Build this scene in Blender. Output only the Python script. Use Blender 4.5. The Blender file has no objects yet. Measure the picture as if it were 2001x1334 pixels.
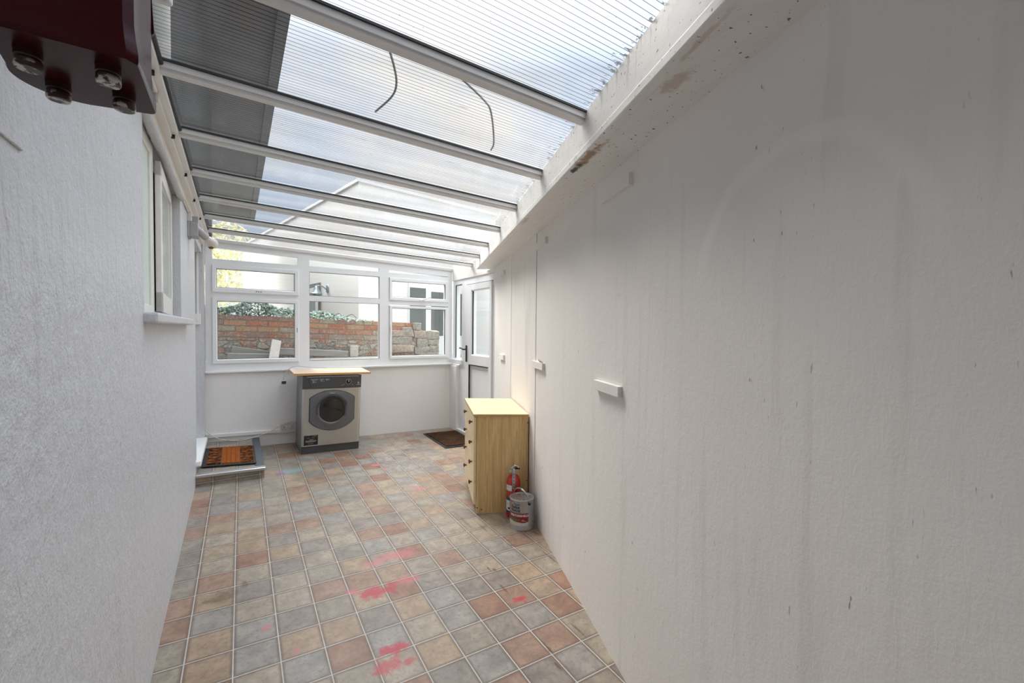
import bpy, bmesh, math, random
from mathutils import Vector, Matrix, Euler, noise
random.seed(7)
C = bpy.context.scene.collection
PI = math.pi
# ------------------------------------------------------------------ measured layout (metres)
RX, RA = 0.8556, 0.3584            # right wall: starts at x=RX for y=0, turned RA from the y axis
XL, L, XD = -0.279, 5.2934, 2.4253 # left wall, end wall, door wall
FX, FY = -0.0217, 0.0292           # the floor falls to the right and rises to the far end
SOF, OFF = 2.0769, 0.1883          # soffit of the boxed beam, its depth from the right wall
M, ZL, Y0, SB = 0.0342, 2.2442, 1.3012, 0.5727  # roof fall, bar underside, first bar, bar spacing
EX = Vector((math.sin(RA), math.cos(RA), 0)); EY = Vector((-math.cos(RA), math.sin(RA), 0))
def fz(x, y): return FX*x + FY*y
def RW(s, d, z): return Vector((RX, 0, z)) + EX*s + EY*d          # along right wall, out from it, up
def RWF(s, d, z):
    p = RW(s, d, 0); p.z = z + fz(p.x, p.y); return p            # the same, height above the floor
def zbar(x): return ZL - M*(x+0.2)
def zsheet(x): return zbar(x) + 0.038
ID = lambda p: Vector(p)
def FL(p): return Vector((p[0], p[1], p[2] + fz(p[0], p[1])))

# ------------------------------------------------------------------ mesh helpers
def box(bm, a, b, f=ID, bev=0, top=None):
    (x0, y0, z0), (x1, y1, z1) = a, b
    vs = [bm.verts.new(v) for v in [(x0,y0,z0),(x1,y0,z0),(x1,y1,z0),(x0,y1,z0),(x0,y0,z1),(x1,y0,z1),(x1,y1,z1),(x0,y1,z1)]]
    fs = [bm.faces.new([vs[i] for i in q]) for q in [(3,2,1,0),(4,5,6,7),(0,1,5,4),(1,2,6,5),(2,3,7,6),(3,0,4,7)]]
    if bev:
        es = set(e for q in fs for e in q.edges)
        r = bmesh.ops.bevel(bm, geom=list(es), offset=bev, segments=2, profile=0.5, affect='EDGES')
        vs = list(set(v for q in r['faces'] for v in q.verts) | set(v for v in vs if v.is_valid))
    for v in vs: v.co = f(v.co)
    return vs
def prism(bm, pts, h0, h1, place, bev=0):
    """pts 2-D outline; place(u, v, h) -> world"""
    n = len(pts)
    a = [bm.verts.new((u, v, h0)) for u, v in pts]; b = [bm.verts.new((u, v, h1)) for u, v in pts]
    fs = [bm.faces.new(a[::-1]), bm.faces.new(b)]
    fs += [bm.faces.new([a[i], a[(i+1) % n], b[(i+1) % n], b[i]]) for i in range(n)]
    vs = a + b
    if bev:
        es = [e for e in fs[1].edges]
        r = bmesh.ops.bevel(bm, geom=es, offset=bev, segments=3, profile=0.5, affect='EDGES')
        vs = list(set(v for q in r['faces'] for v in q.verts) | set(v for v in vs if v.is_valid))
    for v in vs: v.co = place(*v.co)
    return vs
def ring_prism(bm, outer, inner, h0, h1, place):
    n = len(outer)
    V = [[bm.verts.new(place(u, v, h)) for u, v in P] for P in (outer, inner) for h in (h0, h1)]
    o0, o1, i0, i1 = V
    for k in range(n):
        j = (k+1) % n
        bm.faces.new([o0[k], o0[j], o1[j], o1[k]]); bm.faces.new([i0[j], i0[k], i1[k], i1[j]])
        bm.faces.new([o1[k], o1[j], i1[j], i1[k]]); bm.faces.new([o0[j], o0[k], i0[k], i0[j]])
def tube(bm, pts, r, seg=10, cap=True):
    pts = [Vector(p) for p in pts]; rings = []
    rs = r if isinstance(r, (list, tuple)) else [r]*len(pts)
    up = Vector((0.13, 0.21, 1)).normalized(); prev = None
    for i, p in enumerate(pts):
        t = (pts[min(i+1, len(pts)-1)] - pts[max(i-1, 0)]).normalized()
        if prev is None:
            a = t.cross(up)
            if a.length < 0.1: a = t.cross(Vector((1, 0, 0)))
            a.normalize()
        else: a = (prev - t*prev.dot(t)).normalized()
        prev = a; b = t.cross(a)
        rings.append([bm.verts.new(p + (a*math.cos(2*PI*k/seg) + b*math.sin(2*PI*k/seg))*rs[i]) for k in range(seg)])
    for A, B in zip(rings, rings[1:]):
        for k in range(seg): bm.faces.new([A[k], A[(k+1) % seg], B[(k+1) % seg], B[k]])
    if cap: bm.faces.new(rings[0][::-1]); bm.faces.new(rings[-1])
def spline(pts, n=10):
    P = [Vector(p) for p in pts]; P = [2*P[0]-P[1]] + P + [2*P[-1]-P[-2]]; out = []
    for i in range(1, len(P)-2):
        a, b, c, d = P[i-1:i+3]
        for k in range(n):
            t = k/n
            out.append(0.5*((2*b) + (c-a)*t + (2*a-5*b+4*c-d)*t*t + (3*b-a-3*c+d)*t**3))
    return out + [P[-2]]
def lathe(bm, prof, place, seg=32):
    """prof [(r, h)]; place(x, y, h) -> world"""
    rings = []
    for r, h in prof:
        if r < 1e-6: rings.append([bm.verts.new(place(0, 0, h))])
        else: rings.append([bm.verts.new(place(r*math.cos(2*PI*k/seg), r*math.sin(2*PI*k/seg), h)) for k in range(seg)])
    for A, B in zip(rings, rings[1:]):
        for k in range(seg):
            q = [A[k % len(A)], A[(k+1) % len(A)], B[(k+1) % len(B)], B[k % len(B)]]
            q2 = []
            for v in q:
                if v not in q2: q2.append(v)
            if len(q2) > 2: bm.faces.new(q2)
    return rings
def arc(cx, cy, r, a0, a1, n):
    return [(cx + r*math.cos(a0+(a1-a0)*i/n), cy + r*math.sin(a0+(a1-a0)*i/n)) for i in range(n+1)]

# ------------------------------------------------------------------ object helpers
def obj(name, bm, mat, parent=None, smooth=False, loc=None):
    bmesh.ops.recalc_face_normals(bm, faces=bm.faces[:])
    me = bpy.data.meshes.new(name)
    off = parent.matrix_world.translation if parent is not None else Vector(loc) if loc is not None else None
    if off is not None:
        o_ = root_loc(parent) if parent is not None else off
        for v in bm.verts: v.co -= o_
    bm.to_mesh(me); bm.free()
    o = bpy.data.objects.new(name, me); C.objects.link(o)
    me.materials.append(mat)
    if parent is not None: o.parent = parent
    elif loc is not None: o.location = loc
    if smooth:
        for p in me.polygons: p.use_smooth = True
        if smooth is not True:
            me.set_sharp_from_angle(angle=math.radians(smooth))
    return o
def root_loc(o):
    v = Vector((0, 0, 0))
    while o is not None: v += o.location; o = o.parent
    return v
def tag(o, label=None, cat=None, group=None, kind=None):
    if label: o['label'] = label
    if cat: o['category'] = cat
    if group: o['group'] = group
    if kind: o['kind'] = kind
    return o
def thing(name, label, cat, loc, group=None, kind=None):
    o = bpy.data.objects.new(name, None); C.objects.link(o); o.empty_display_size = 0.1
    o.location = loc
    return tag(o, label, cat, group, kind)
def B(*boxes, f=ID, bev=0):
    bm = bmesh.new()
    for a, b in boxes: box(bm, a, b, f, bev)
    return bm
def text_bm(s, size, place, extrude=0.0004, align='LEFT', xs=1.0, bold=0.0):
    cu = bpy.data.curves.new('lettering', 'FONT'); cu.body = s; cu.size = size; cu.extrude = extrude; cu.align_x = align; cu.offset = bold
    cu.resolution_u = 3
    o = bpy.data.objects.new('lettering', cu); C.objects.link(o)
    dg = bpy.context.evaluated_depsgraph_get(); dg.update()
    me = bpy.data.meshes.new_from_object(o.evaluated_get(dg))
    bm = bmesh.new(); bm.from_mesh(me)
    for v in bm.verts: v.co = place(v.co.x*xs, v.co.y, v.co.z)
    bpy.data.objects.remove(o); bpy.data.curves.remove(cu); bpy.data.meshes.remove(me)
    return bm

# ------------------------------------------------------------------ material helpers
class Nt:
    def __init__(s, name):
        s.m = bpy.data.materials.new(name); s.m.use_nodes = True; s.t = s.m.node_tree; s.t.nodes.clear()
        s.out = s.n('ShaderNodeOutputMaterial')
    def n(s, k, **kw):
        nd = s.t.nodes.new(k)
        for a, b in kw.items(): setattr(nd, a, b)
        return nd
    def put(s, sock, v):
        if hasattr(v, 'links') or isinstance(v, bpy.types.NodeSocket): s.t.links.new(v, sock)
        elif isinstance(v, (tuple, list)) and len(v) == 3 and sock.type == 'RGBA': sock.default_value = (*v, 1)
        else: sock.default_value = v
    def pos(s): return s.n('ShaderNodeNewGeometry').outputs['Position']
    def objco(s): return s.n('ShaderNodeTexCoord').outputs['Object']
    def math(s, op, a, b=0.0, c=None, clamp=False):
        nd = s.n('ShaderNodeMath', operation=op, use_clamp=clamp); s.put(nd.inputs[0], a); s.put(nd.inputs[1], b)
        if c is not None: s.put(nd.inputs[2], c)
        return nd.outputs[0]
    def vmath(s, op, a, b=(0, 0, 0)):
        nd = s.n('ShaderNodeVectorMath', operation=op); s.put(nd.inputs[0], a)
        if op == 'SCALE': s.put(nd.inputs['Scale'], b)
        else: s.put(nd.inputs[1], b)
        return nd.outputs['Value'] if op in ('LENGTH', 'DISTANCE', 'DOT_PRODUCT') else nd.outputs['Vector']
    def mapping(s, v, loc=(0, 0, 0), rot=(0, 0, 0), scale=(1, 1, 1)):
        nd = s.n('ShaderNodeMapping'); s.put(nd.inputs['Vector'], v)
        nd.inputs['Location'].default_value = loc; nd.inputs['Rotation'].default_value = rot; nd.inputs['Scale'].default_value = scale
        return nd.outputs[0]
    def noise(s, v, scale, detail=4, rough=0.55, dist=0.0, col=False):
        nd = s.n('ShaderNodeTexNoise'); s.put(nd.inputs['Vector'], v); nd.inputs['Scale'].default_value = scale
        nd.inputs['Detail'].default_value = detail; nd.inputs['Roughness'].default_value = rough; nd.inputs['Distortion'].default_value = dist
        return nd.outputs['Color' if col else 'Fac']
    def white(s, v):
        nd = s.n('ShaderNodeTexWhiteNoise', noise_dimensions='3D'); s.put(nd.inputs['Vector'], v); return nd.outputs['Value']
    def ramp(s, f, stops, interp='LINEAR'):
        nd = s.n('ShaderNodeValToRGB'); s.put(nd.inputs[0], f); r = nd.color_ramp; r.interpolation = interp
        while len(r.elements) < len(stops): r.elements.new(0.5)
        for e, (p, c) in zip(r.elements, stops):
            e.position = p; e.color = (c, c, c, 1) if isinstance(c, (int, float)) else (*c, 1)
        return nd.outputs[0]
    def range(s, f, a, b, c=0.0, d=1.0, smooth=False):
        nd = s.n('ShaderNodeMapRange'); s.put(nd.inputs[0], f); nd.clamp = True
        if smooth: nd.interpolation_type = 'SMOOTHSTEP'
        for i, v in zip((1, 2, 3, 4), (a, b, c, d)): s.put(nd.inputs[i], v)
        return nd.outputs[0]
    def mix(s, f, a, b, blend='MIX'):
        nd = s.n('ShaderNodeMix', data_type='RGBA', blend_type=blend); s.put(nd.inputs[0], f); s.put(nd.inputs[6], a); s.put(nd.inputs[7], b)
        return nd.outputs[2]
    def bump(s, h, strength=0.3, dist=0.01, normal=None):
        nd = s.n('ShaderNodeBump'); s.put(nd.inputs['Height'], h); nd.inputs['Strength'].default_value = strength; nd.inputs['Distance'].default_value = dist
        if normal is not None: s.put(nd.inputs['Normal'], normal)
        return nd.outputs[0]
    def bsdf(s, color, rough=0.5, metal=0.0, normal=None, spec=0.5, coat=0.0, **kw):
        b = s.n('ShaderNodeBsdfPrincipled'); s.put(b.inputs['Base Color'], color); s.put(b.inputs['Roughness'], rough); s.put(b.inputs['Metallic'], metal)
        b.inputs['Specular IOR Level'].default_value = spec; b.inputs['Coat Weight'].default_value = coat
        if normal is not None: s.put(b.inputs['Normal'], normal)
        s.t.links.new(b.outputs[0], s.out.inputs[0]); return b
    def schlick(s, f0=0.04):
        g = s.n('ShaderNodeNewGeometry'); d = s.math('ABSOLUTE', s.vmath('DOT_PRODUCT', g.outputs['Normal'], g.outputs['Incoming']))
        return s.math('ADD', f0, s.math('MULTIPLY', s.math('POWER', s.math('SUBTRACT', 1.0, d), 5.0), 1-f0))
    def surf(s, sh): s.t.links.new(sh, s.out.inputs[0]); return s.m
def sxyz(k, v):
    nd = k.n('ShaderNodeSeparateXYZ'); k.put(nd.inputs[0], v); return nd.outputs
def cxyz(k, x, y, z):
    nd = k.n('ShaderNodeCombineXYZ')
    for i, v in enumerate((x, y, z)): k.put(nd.inputs[i], v)
    return nd.outputs[0]
def simple(name, col, rough=0.5, metal=0.0, var=0.06, scale=30, bump=0.0, bscale=200, spec=0.5, coat=0.0):
    k = Nt(name); p = k.pos(); nz = k.noise(p, scale)
    c = k.mix(nz, tuple(x*(1-var) for x in col), tuple(min(1, x*(1+var)) for x in col))
    nrm = k.bump(k.noise(p, bscale, 3), bump, 0.004) if bump else None
    k.bsdf(c, rough, metal, nrm, spec, coat); return k.m

# --- painted walls
def plaster(name, col, rough, fine, lumps, streak, specks, brush=0.0, zone=None):
    k = Nt(name); p = k.pos()
    big = k.noise(p, 2.2, 3); mid = k.noise(p, 24, 5, 0.6); fin = k.noise(p, 150, 3)
    c = k.mix(big, tuple(x*0.95 for x in col), tuple(min(1, x*1.03) for x in col))
    st = k.noise(k.mapping(p, scale=(14, 14, 0.9)), 1.0, 4, 0.6)
    c = k.mix(k.math('MULTIPLY', k.range(st, 0.56, 0.80), streak), c, tuple(x*0.62*y for x, y in zip(col, (1, 0.97, 0.92))))
    sp = k.noise(k.mapping(p, loc=(3, 1, 7), scale=(95, 95, 26)), 1.0, 2, 0.5)
    region = k.range(k.noise(k.mapping(p, scale=(9, 9, 0.7)), 1.0, 2), 0.5, 0.66)
    c = k.mix(k.math('MULTIPLY', k.math('MULTIPLY', k.range(sp, 0.70, 0.75), region), specks), c, (0.13, 0.12, 0.10))
    h = k.math('ADD', k.math('MULTIPLY', mid, lumps), k.math('MULTIPLY', fin, fine))
    if zone:
        q = k.vmath('SUBTRACT', p, tuple(RW(0.545, 0, 1.525))); us = k.vmath('DOT_PRODUCT', q, tuple(EX)); uz = sxyz(k, q)[2]
        r = k.math('SQRT', k.math('ADD', k.math('MULTIPLY', us, us), k.math('MULTIPLY', uz, uz)))
        r = k.math('ADD', r, k.math('MULTIPLY', k.math('SUBTRACT', k.noise(p, 7, 3), 0.5), 0.03))
        band = k.math('MULTIPLY', k.range(k.math('ABSOLUTE', k.math('SUBTRACT', r, 0.30)), 0.028, 0.010), k.range(uz, 0.0, 0.12))
        c = k.mix(k.math('MULTIPLY', band, 0.55), c, (0.86, 0.845, 0.825))
    if brush:
        h = k.math('ADD', h, k.math('MULTIPLY', k.noise(k.mapping(p, scale=(45, 45, 14)), 1.0, 4, 0.6, 0.8), brush))
    k.bsdf(c, rough, 0, k.bump(h, 0.6, 0.012), 0.4); return k.m
M_RIGHT = plaster('painted_render_right', (0.80, 0.768, 0.735), 0.62, 0.05, 0.16, 0.34, 0.85, 0.10, True)
M_LEFT = plaster('painted_roughcast_left', (0.60, 0.605, 0.62), 0.36, 0.25, 0.9, 0.35, 0.8, 0.8)
M_END = plaster('painted_render_end', (0.80, 0.785, 0.765), 0.6, 0.08, 0.18, 0.12, 0.30)
M_BACK = plaster('painted_render_back', (0.74, 0.72, 0.70), 0.6, 0.08, 0.18, 0.12, 0.2)
def upvc(name, col=(0.82, 0.83, 0.84), rough=0.28, dirt=0.25):
    k = Nt(name); p = k.pos()
    c = k.mix(k.math('MULTIPLY', k.range(k.noise(p, 9, 5, 0.65), 0.55, 0.85), dirt), col, tuple(x*0.72 for x in col))
    k.bsdf(c, rough, 0, None, 0.5); return k.m
M_UPVC = upvc('white_upvc'); M_SILL = upvc('white_painted_sill', (0.80, 0.80, 0.79), 0.4)
M_BAR = upvc('white_coated_roof_bar', (0.70, 0.69, 0.68), 0.4, 0.35)
M_TIMBER = upvc('white_gloss_timber', (0.80, 0.78, 0.74), 0.3, 0.25)
M_CREAM = upvc('cream_painted_board', (0.74, 0.69, 0.60), 0.45, 0.3)
M_BLACK = simple('black_rubber', (0.012, 0.012, 0.013), 0.55)
M_GASKET = simple('dark_gasket', (0.02, 0.022, 0.026), 0.5)
# --- boxed beam: white gloss with mould specks, drips and a rusty leak along the lip
def beam_mat():
    k = Nt('white_beam_paint'); p = k.pos(); x, y, z = sxyz(k, p)
    c = k.mix(k.noise(p, 5, 3), (0.78, 0.765, 0.735), (0.84, 0.825, 0.80))
    gr = k.noise(k.mapping(p, rot=(0, 0, RA), scale=(40, 1.4, 40)), 1.0, 4)
    c = k.mix(k.math('MULTIPLY', k.range(gr, 0.5, 0.8), 0.16), c, (0.5, 0.48, 0.44))
    drip = k.noise(k.mapping(p, scale=(55, 55, 5)), 1.0, 4, 0.6)
    high = k.range(z, 2.13, 2.25)
    c = k.mix(k.math('MULTIPLY', k.math('MULTIPLY', k.range(drip, 0.57, 0.68), high), 0.65), c, (0.12, 0.115, 0.10))
    sp = k.noise(p, 75, 2, 0.4); lowz = k.range(z, 2.115, 2.09)
    c = k.mix(k.math('MULTIPLY', k.range(sp, 0.69, 0.72), 0.9), c, (0.05, 0.04, 0.03))
    # leak stains on the soffit
    for (s, d, rs, rd, amt, colr) in ((0.80, 0.12, 0.07, 0.035, 0.45, (0.42, 0.25, 0.11)), (1.33, 0.165, 0.16, 0.03, 0.9, (0.33, 0.19, 0.08)),
                                     (1.46, 0.165, 0.07, 0.02, 1.0, (0.02, 0.015, 0.01)), (2.35, 0.17, 0.12, 0.02, 0.5, (0.45, 0.30, 0.16)), (0.62, 0.165, 0.10, 0.012, 0.4, (0.40, 0.25, 0.12))):
        q = k.vmath('SUBTRACT', p, tuple(RW(s, d, SOF)))
        us = k.math('DIVIDE', k.vmath('DOT_PRODUCT', q, tuple(EX)), rs); ud = k.math('DIVIDE', k.vmath('DOT_PRODUCT', q, tuple(EY)), rd)
        r = k.math('SQRT', k.math('ADD', k.math('MULTIPLY', us, us), k.math('MULTIPLY', ud, ud)))
        r = k.math('ADD', r, k.math('MULTIPLY', k.math('SUBTRACT', k.noise(p, 28, 5, 0.65), 0.5), 2.4))
        f = k.math('MULTIPLY', k.math('MULTIPLY', k.range(r, 1.0, 0.45, smooth=True), amt), k.range(z, 2.112, 2.098))
        c = k.mix(f, c, colr)
    k.bsdf(c, 0.38, 0, k.bump(gr, 0.15, 0.004), 0.45); return k.m
M_BEAM = beam_mat()
# --- twin-wall polycarbonate
def poly_mat():
    k = Nt('twin_wall_polycarbonate'); p = k.pos(); x, y, z = sxyz(k, p)
    u = k.math('FRACT', k.math('DIVIDE', y, 0.0200))
    line = k.range(k.math('ABSOLUTE', k.math('SUBTRACT', u, 0.5)), 0.055, 0.085, 1.0, 0.0)
    line2 = k.math('MAXIMUM', k.range(k.math('ABSOLUTE', k.math('SUBTRACT', u, 0.20)), 0.0, 0.07, 1.0, 0.0), k.range(k.math('ABSOLUTE', k.math('SUBTRACT', u, 0.83)), 0.0, 0.06, 1.0, 0.0))
    dirt = k.range(k.noise(k.mapping(p, scale=(2.2, 26, 1)), 1.0, 5, 0.62), 0.56, 0.80)
    streak = k.noise(k.mapping(p, loc=(0, 3, 0), scale=(0.8, 9, 1)), 1.0, 3, 0.5)
    sm = k.range(k.noise(k.mapping(p, loc=(2.2, 7.7, 0), scale=(4.5, 60, 1)), 1.0, 3, 0.5), 0.715, 0.77)
    c = k.mix(k.range(streak, 0.35, 0.65), (0.90, 0.90, 0.89), (0.72, 0.735, 0.75))
    c = k.mix(k.math('MULTIPLY', line2, 0.28), c, (0.45, 0.44, 0.43))
    c = k.mix(k.math('MULTIPLY', line, 0.92), c, (0.13, 0.125, 0.12))
    c = k.mix(k.math('MULTIPLY', dirt, 0.30), c, (0.50, 0.45, 0.38))
    c = k.mix(k.math('MULTIPLY', sm, 0.75), c, (0.14, 0.13, 0.12))
    sp = k.range(k.noise(k.mapping(p, scale=(75, 75, 1)), 1.0, 2), 0.735, 0.76)
    c = k.mix(k.math('MULTIPLY', sp, 0.85), c, (0.08, 0.07, 0.06))
    # mould creeping up the sheet from the beam
    edge = k.math('SUBTRACT', k.math('ADD', RX - OFF/math.cos(RA), k.math('MULTIPLY', y, math.tan(RA))), x)
    mo = k.math('ADD', k.noise(k.mapping(p, scale=(30, 60, 1)), 1.0, 5, 0.75), k.range(edge, 0.0, 0.12, 0.15, -0.12))
    c = k.mix(k.range(mo, 0.66, 0.74), c, (0.10, 0.09, 0.075))
    tr = k.n('ShaderNodeBsdfTransparent'); k.put(tr.inputs[0], c)
    tl = k.n('ShaderNodeBsdfTranslucent'); k.put(tl.inputs[0], k.mix(line, (0.80, 0.79, 0.77), (0.2, 0.19, 0.18)))
    gl = k.n('ShaderNodeBsdfGlossy'); gl.inputs['Roughness'].default_value = 0.12; k.put(gl.inputs[0], (0.9, 0.9, 0.9))
    m1 = k.n('ShaderNodeMixShader'); m1.inputs[0].default_value = 0.04; k.t.links.new(tr.outputs[0], m1.inputs[1]); k.t.links.new(tl.outputs[0], m1.inputs[2])
    fr_ = k.schlick(0.03)
    m2 = k.n('ShaderNodeMixShader'); k.put(m2.inputs[0], k.math('MULTIPLY', fr_, 0.8)); k.t.links.new(m1.outputs[0], m2.inputs[1]); k.t.links.new(gl.outputs[0], m2.inputs[2])
    return k.surf(m2.outputs[0])
M_POLY = poly_mat()
def glass_mat(name, tint=(0.96, 0.975, 0.97), refl=1.0):
    k = Nt(name)
    tr = k.n('ShaderNodeBsdfTransparent'); k.put(tr.inputs[0], tint)
    gl = k.n('ShaderNodeBsdfGlossy'); gl.inputs['Roughness'].default_value = 0.02
    fr = k.schlick(0.04)
    m = k.n('ShaderNodeMixShader'); k.put(m.inputs[0], k.math('MULTIPLY', fr, refl)); k.t.links.new(tr.outputs[0], m.inputs[1]); k.t.links.new(gl.outputs[0], m.inputs[2])
    return k.surf(m.outputs[0])
M_GLASS = glass_mat('clear_glass')
M_OBSC = simple('pale_green_obscure_glass', (0.50, 0.57, 0.51), 0.10, spec=0.5)
M_FROST = simple('frosted_pale_green_glass', (0.62, 0.68, 0.62), 0.7, spec=0.2)
# --- tile-print vinyl floor
def floor_mat(name, riser=False):
    k = Nt(name); p = k.pos(); x, y, z = sxyz(k, p)
    S, GX, GY, GA = 0.1648, -0.1837, 1.9504, -0.0089
    if riser: y2 = k.math('ADD', y, k.math('MULTIPLY', z, -1.0))
    else: y2 = y
    dx = k.math('SUBTRACT', x, GX); dy = k.math('SUBTRACT', y2, GY)
    u = k.math('DIVIDE', k.math('ADD', k.math('MULTIPLY', dx, math.cos(GA)), k.math('MULTIPLY', dy, math.sin(GA))), S)
    v = k.math('DIVIDE', k.math('SUBTRACT', k.math('MULTIPLY', dy, math.cos(GA)), k.math('MULTIPLY', dx, math.sin(GA))), S)
    fu, fv = k.math('FLOOR', u), k.math('FLOOR', v)
    idv = cxyz(k, fu, fv, 3.0); r1 = k.white(idv); r2 = k.white(cxyz(k, fv, fu, 9.0))
    tile = k.ramp(r1, [(0.0, (0.300, 0.305, 0.305)), (0.17, (0.385, 0.345, 0.275)), (0.33, (0.235, 0.220, 0.210)), (0.48, (0.400, 0.285, 0.185)),
                       (0.61, (0.330, 0.185, 0.125)), (0.73, (0.310, 0.290, 0.240)), (0.86, (0.280, 0.112, 0.058)), (0.95, (0.41, 0.335, 0.235))], 'CONSTANT')
    tile = k.mix(0.10, tile, k.mix(r2, (0.27, 0.245, 0.215), (0.40, 0.315, 0.235)))
    sh = k.vmath('ADD', p, k.vmath('SCALE', cxyz(k, r1, r2, r1), 40.0))
    mot = k.noise(sh, 11, 6, 0.66, 0.5); mot2 = k.noise(sh, 60, 4, 0.6)
    tile = k.mix(k.range(mot, 0.36, 0.64), k.mix(0.36, tile, (0.13, 0.112, 0.105)), k.mix(0.22, tile, (0.64, 0.57, 0.48)))
    tile = k.mix(k.math('MULTIPLY', k.range(mot2, 0.50, 0.70), 0.45), tile, (0.15, 0.12, 0.10))
    eu = k.math('MINIMUM', k.math('FRACT', u), k.math('SUBTRACT', 1.0, k.math('FRACT', u)))
    ev = k.math('MINIMUM', k.math('FRACT', v), k.math('SUBTRACT', 1.0, k.math('FRACT', v)))
    e = k.math('MINIMUM', eu, ev); ew = k.math('ADD', e, k.math('MULTIPLY', k.math('SUBTRACT', k.noise(p, 90, 2), 0.5), 0.012))
    tile = k.mix(k.math('MULTIPLY', k.range(ew, 0.11, 0.02, smooth=True), 0.70), tile, (0.13, 0.085, 0.06))
    tile = k.mix(1.0, tile, (0.88, 0.835, 0.79), 'MULTIPLY')
    grout = k.mix(k.noise(p, 6, 3), (0.40, 0.385, 0.36), (0.54, 0.525, 0.50))
    gm = k.range(ew, 0.018, 0.010)
    c = k.mix(gm, tile, grout)
    # traffic dirt
    c = k.mix(k.math('MULTIPLY', k.range(k.noise(p, 2.6, 5, 0.6), 0.52, 0.75), 0.20), c, (0.16, 0.13, 0.11))
    RED, PNK, BRN, MAG, CYA = (0.42, 0.025, 0.045), (0.55, 0.14, 0.17), (0.10, 0.050, 0.025), (0.30, 0.06, 0.26), (0.16, 0.36, 0.36)
    stains = [] if riser else [(0.60, 2.225, .09, .05, RED, .85), (0.69, 2.24, .03, .06, RED, .6), (0.50, 2.28, .04, .03, PNK, .6), (0.77, 2.25, .07, .045, PNK, .55), (0.80, 2.52, .13, .05, PNK, .6), (0.66, 2.49, .07, .04, PNK, .45),
        (0.565, 1.80, .062, .03, RED, .9), (0.51, 1.72, .06, .045, RED, .75), (0.59, 1.70, .03, .025, RED, .7), (1.215, 1.825, .035, .022, RED, .9), (1.23, 1.79, .012, .02, RED, .8),
        (0.323, 4.297, .045, .05, MAG, .75), (0.42, 4.33, .12, .06, CYA, .55), (1.13, 4.19, .06, .03, PNK, .8), (1.17, 4.03, .03, .025, PNK, .7), (0.106, 2.20, .022, .022, PNK, .7),
        (0.207, 1.986, .02, .015, PNK, .6), (1.28, 3.44, .05, .035, PNK, .75), (1.24, 3.50, .02, .02, PNK, .7), (-0.064, 2.54, .07, .05, BRN, .55), (0.03, 2.60, .015, .05, BRN, .5),
        (1.139, 1.478, .008, .05, BRN, .85), (1.113, 1.384, .007, .035, BRN, .85), (1.19, 1.936, .007, .05, BRN, .7), (1.235, 2.12, .010, .028, BRN, .8), (1.21, 2.14, .008, .03, BRN, .7), (1.42, 2.60, .008, .10, BRN, .55), (1.35, 2.75, .010, .16, BRN, .45), (1.47, 2.30, .015, .02, BRN, .6), (1.60, 2.08, .008, .12, BRN, .7), (1.70, 2.36, .015, .03, BRN, .7), (1.33, 1.52, .008, .06, BRN, .7)]
    wob = k.math('MULTIPLY', k.math('SUBTRACT', k.noise(p, 26, 5, 0.66), 0.5), 2.6)
    for (sx, sy, ra, rb, colr, amt) in stains:
        q = k.math('MULTIPLY', k.math('SUBTRACT', x, sx), 0.85/ra); w = k.math('MULTIPLY', k.math('SUBTRACT', y, sy), 0.85/rb)
        r = k.math('ADD', k.math('SQRT', k.math('ADD', k.math('MULTIPLY', q, q), k.math('MULTIPLY', w, w))), wob)
        c = k.mix(k.math('MULTIPLY', k.range(r, 1.05, 0.35, smooth=True), amt), c, colr)
    rough = k.range(k.noise(p, 7, 4), 0.3, 0.7, 0.30, 0.46)
    h = k.math('ADD', k.math('MULTIPLY', gm, -0.5), k.math('MULTIPLY', k.noise(sh, 45, 5, 0.65), 0.6))
    k.bsdf(c, rough, 0, k.bump(h, 0.35, 0.004), 0.5); return k.m
M_FLOOR = floor_mat('tile_print_vinyl'); M_RISER = floor_mat('tile_print_vinyl_step', True)

# ------------------------------------------------------------------ room shell
def structure(name, bm, mat, parent=None, smooth=False):
    o = obj(name, bm, mat, parent, smooth)
    if parent is None: o['kind'] = 'structure'
    return o
# floor: one sheet cut to the walls
bm = bmesh.new()
yb = -1.1
GAPX = 0.004/math.cos(RA)                     # open joint along the right wall
out = [(XL-0.02, yb), (RX+math.tan(RA)*yb-GAPX, yb), (XD+0.02, 4.18), (XD+0.1, 4.18), (XD+0.1, L+0.04), (XL-0.02, L+0.04)]
prism(bm, out, -0.06, 0.0, lambda x, y, h: Vector((x, y, h + fz(x, y))))
structure('floor', bm, M_FLOOR)
# left wall: window opening y 2.05-3.30, doorway y 4.38-5.20
def wall_noise(bm, amp, sc):
    for v in bm.verts: v.co.x += amp*noise.noise(v.co*sc)
bm = B(((-0.60, yb, -0.2), (XL, 2.05, 2.30)), ((-0.60, 3.30, -0.2), (XL, 4.38, 2.30)), ((-0.60, 2.05, -0.2), (XL, 3.30, 1.442)), ((-0.60, 2.05, 2.19), (XL, 3.30, 2.30)),
       ((-0.60, 4.38, 2.12), (XL, 5.20, 2.30)), ((-0.60, 5.20, -0.2), (-0.264, L+0.12, 2.30)), ((-0.60, 4.38, -0.2), (-0.45, 5.20, 2.12)), ((-0.60, 2.05, 1.442), (-0.44, 3.30, 2.19)))
structure('wall_left', bm, M_LEFT)
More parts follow.
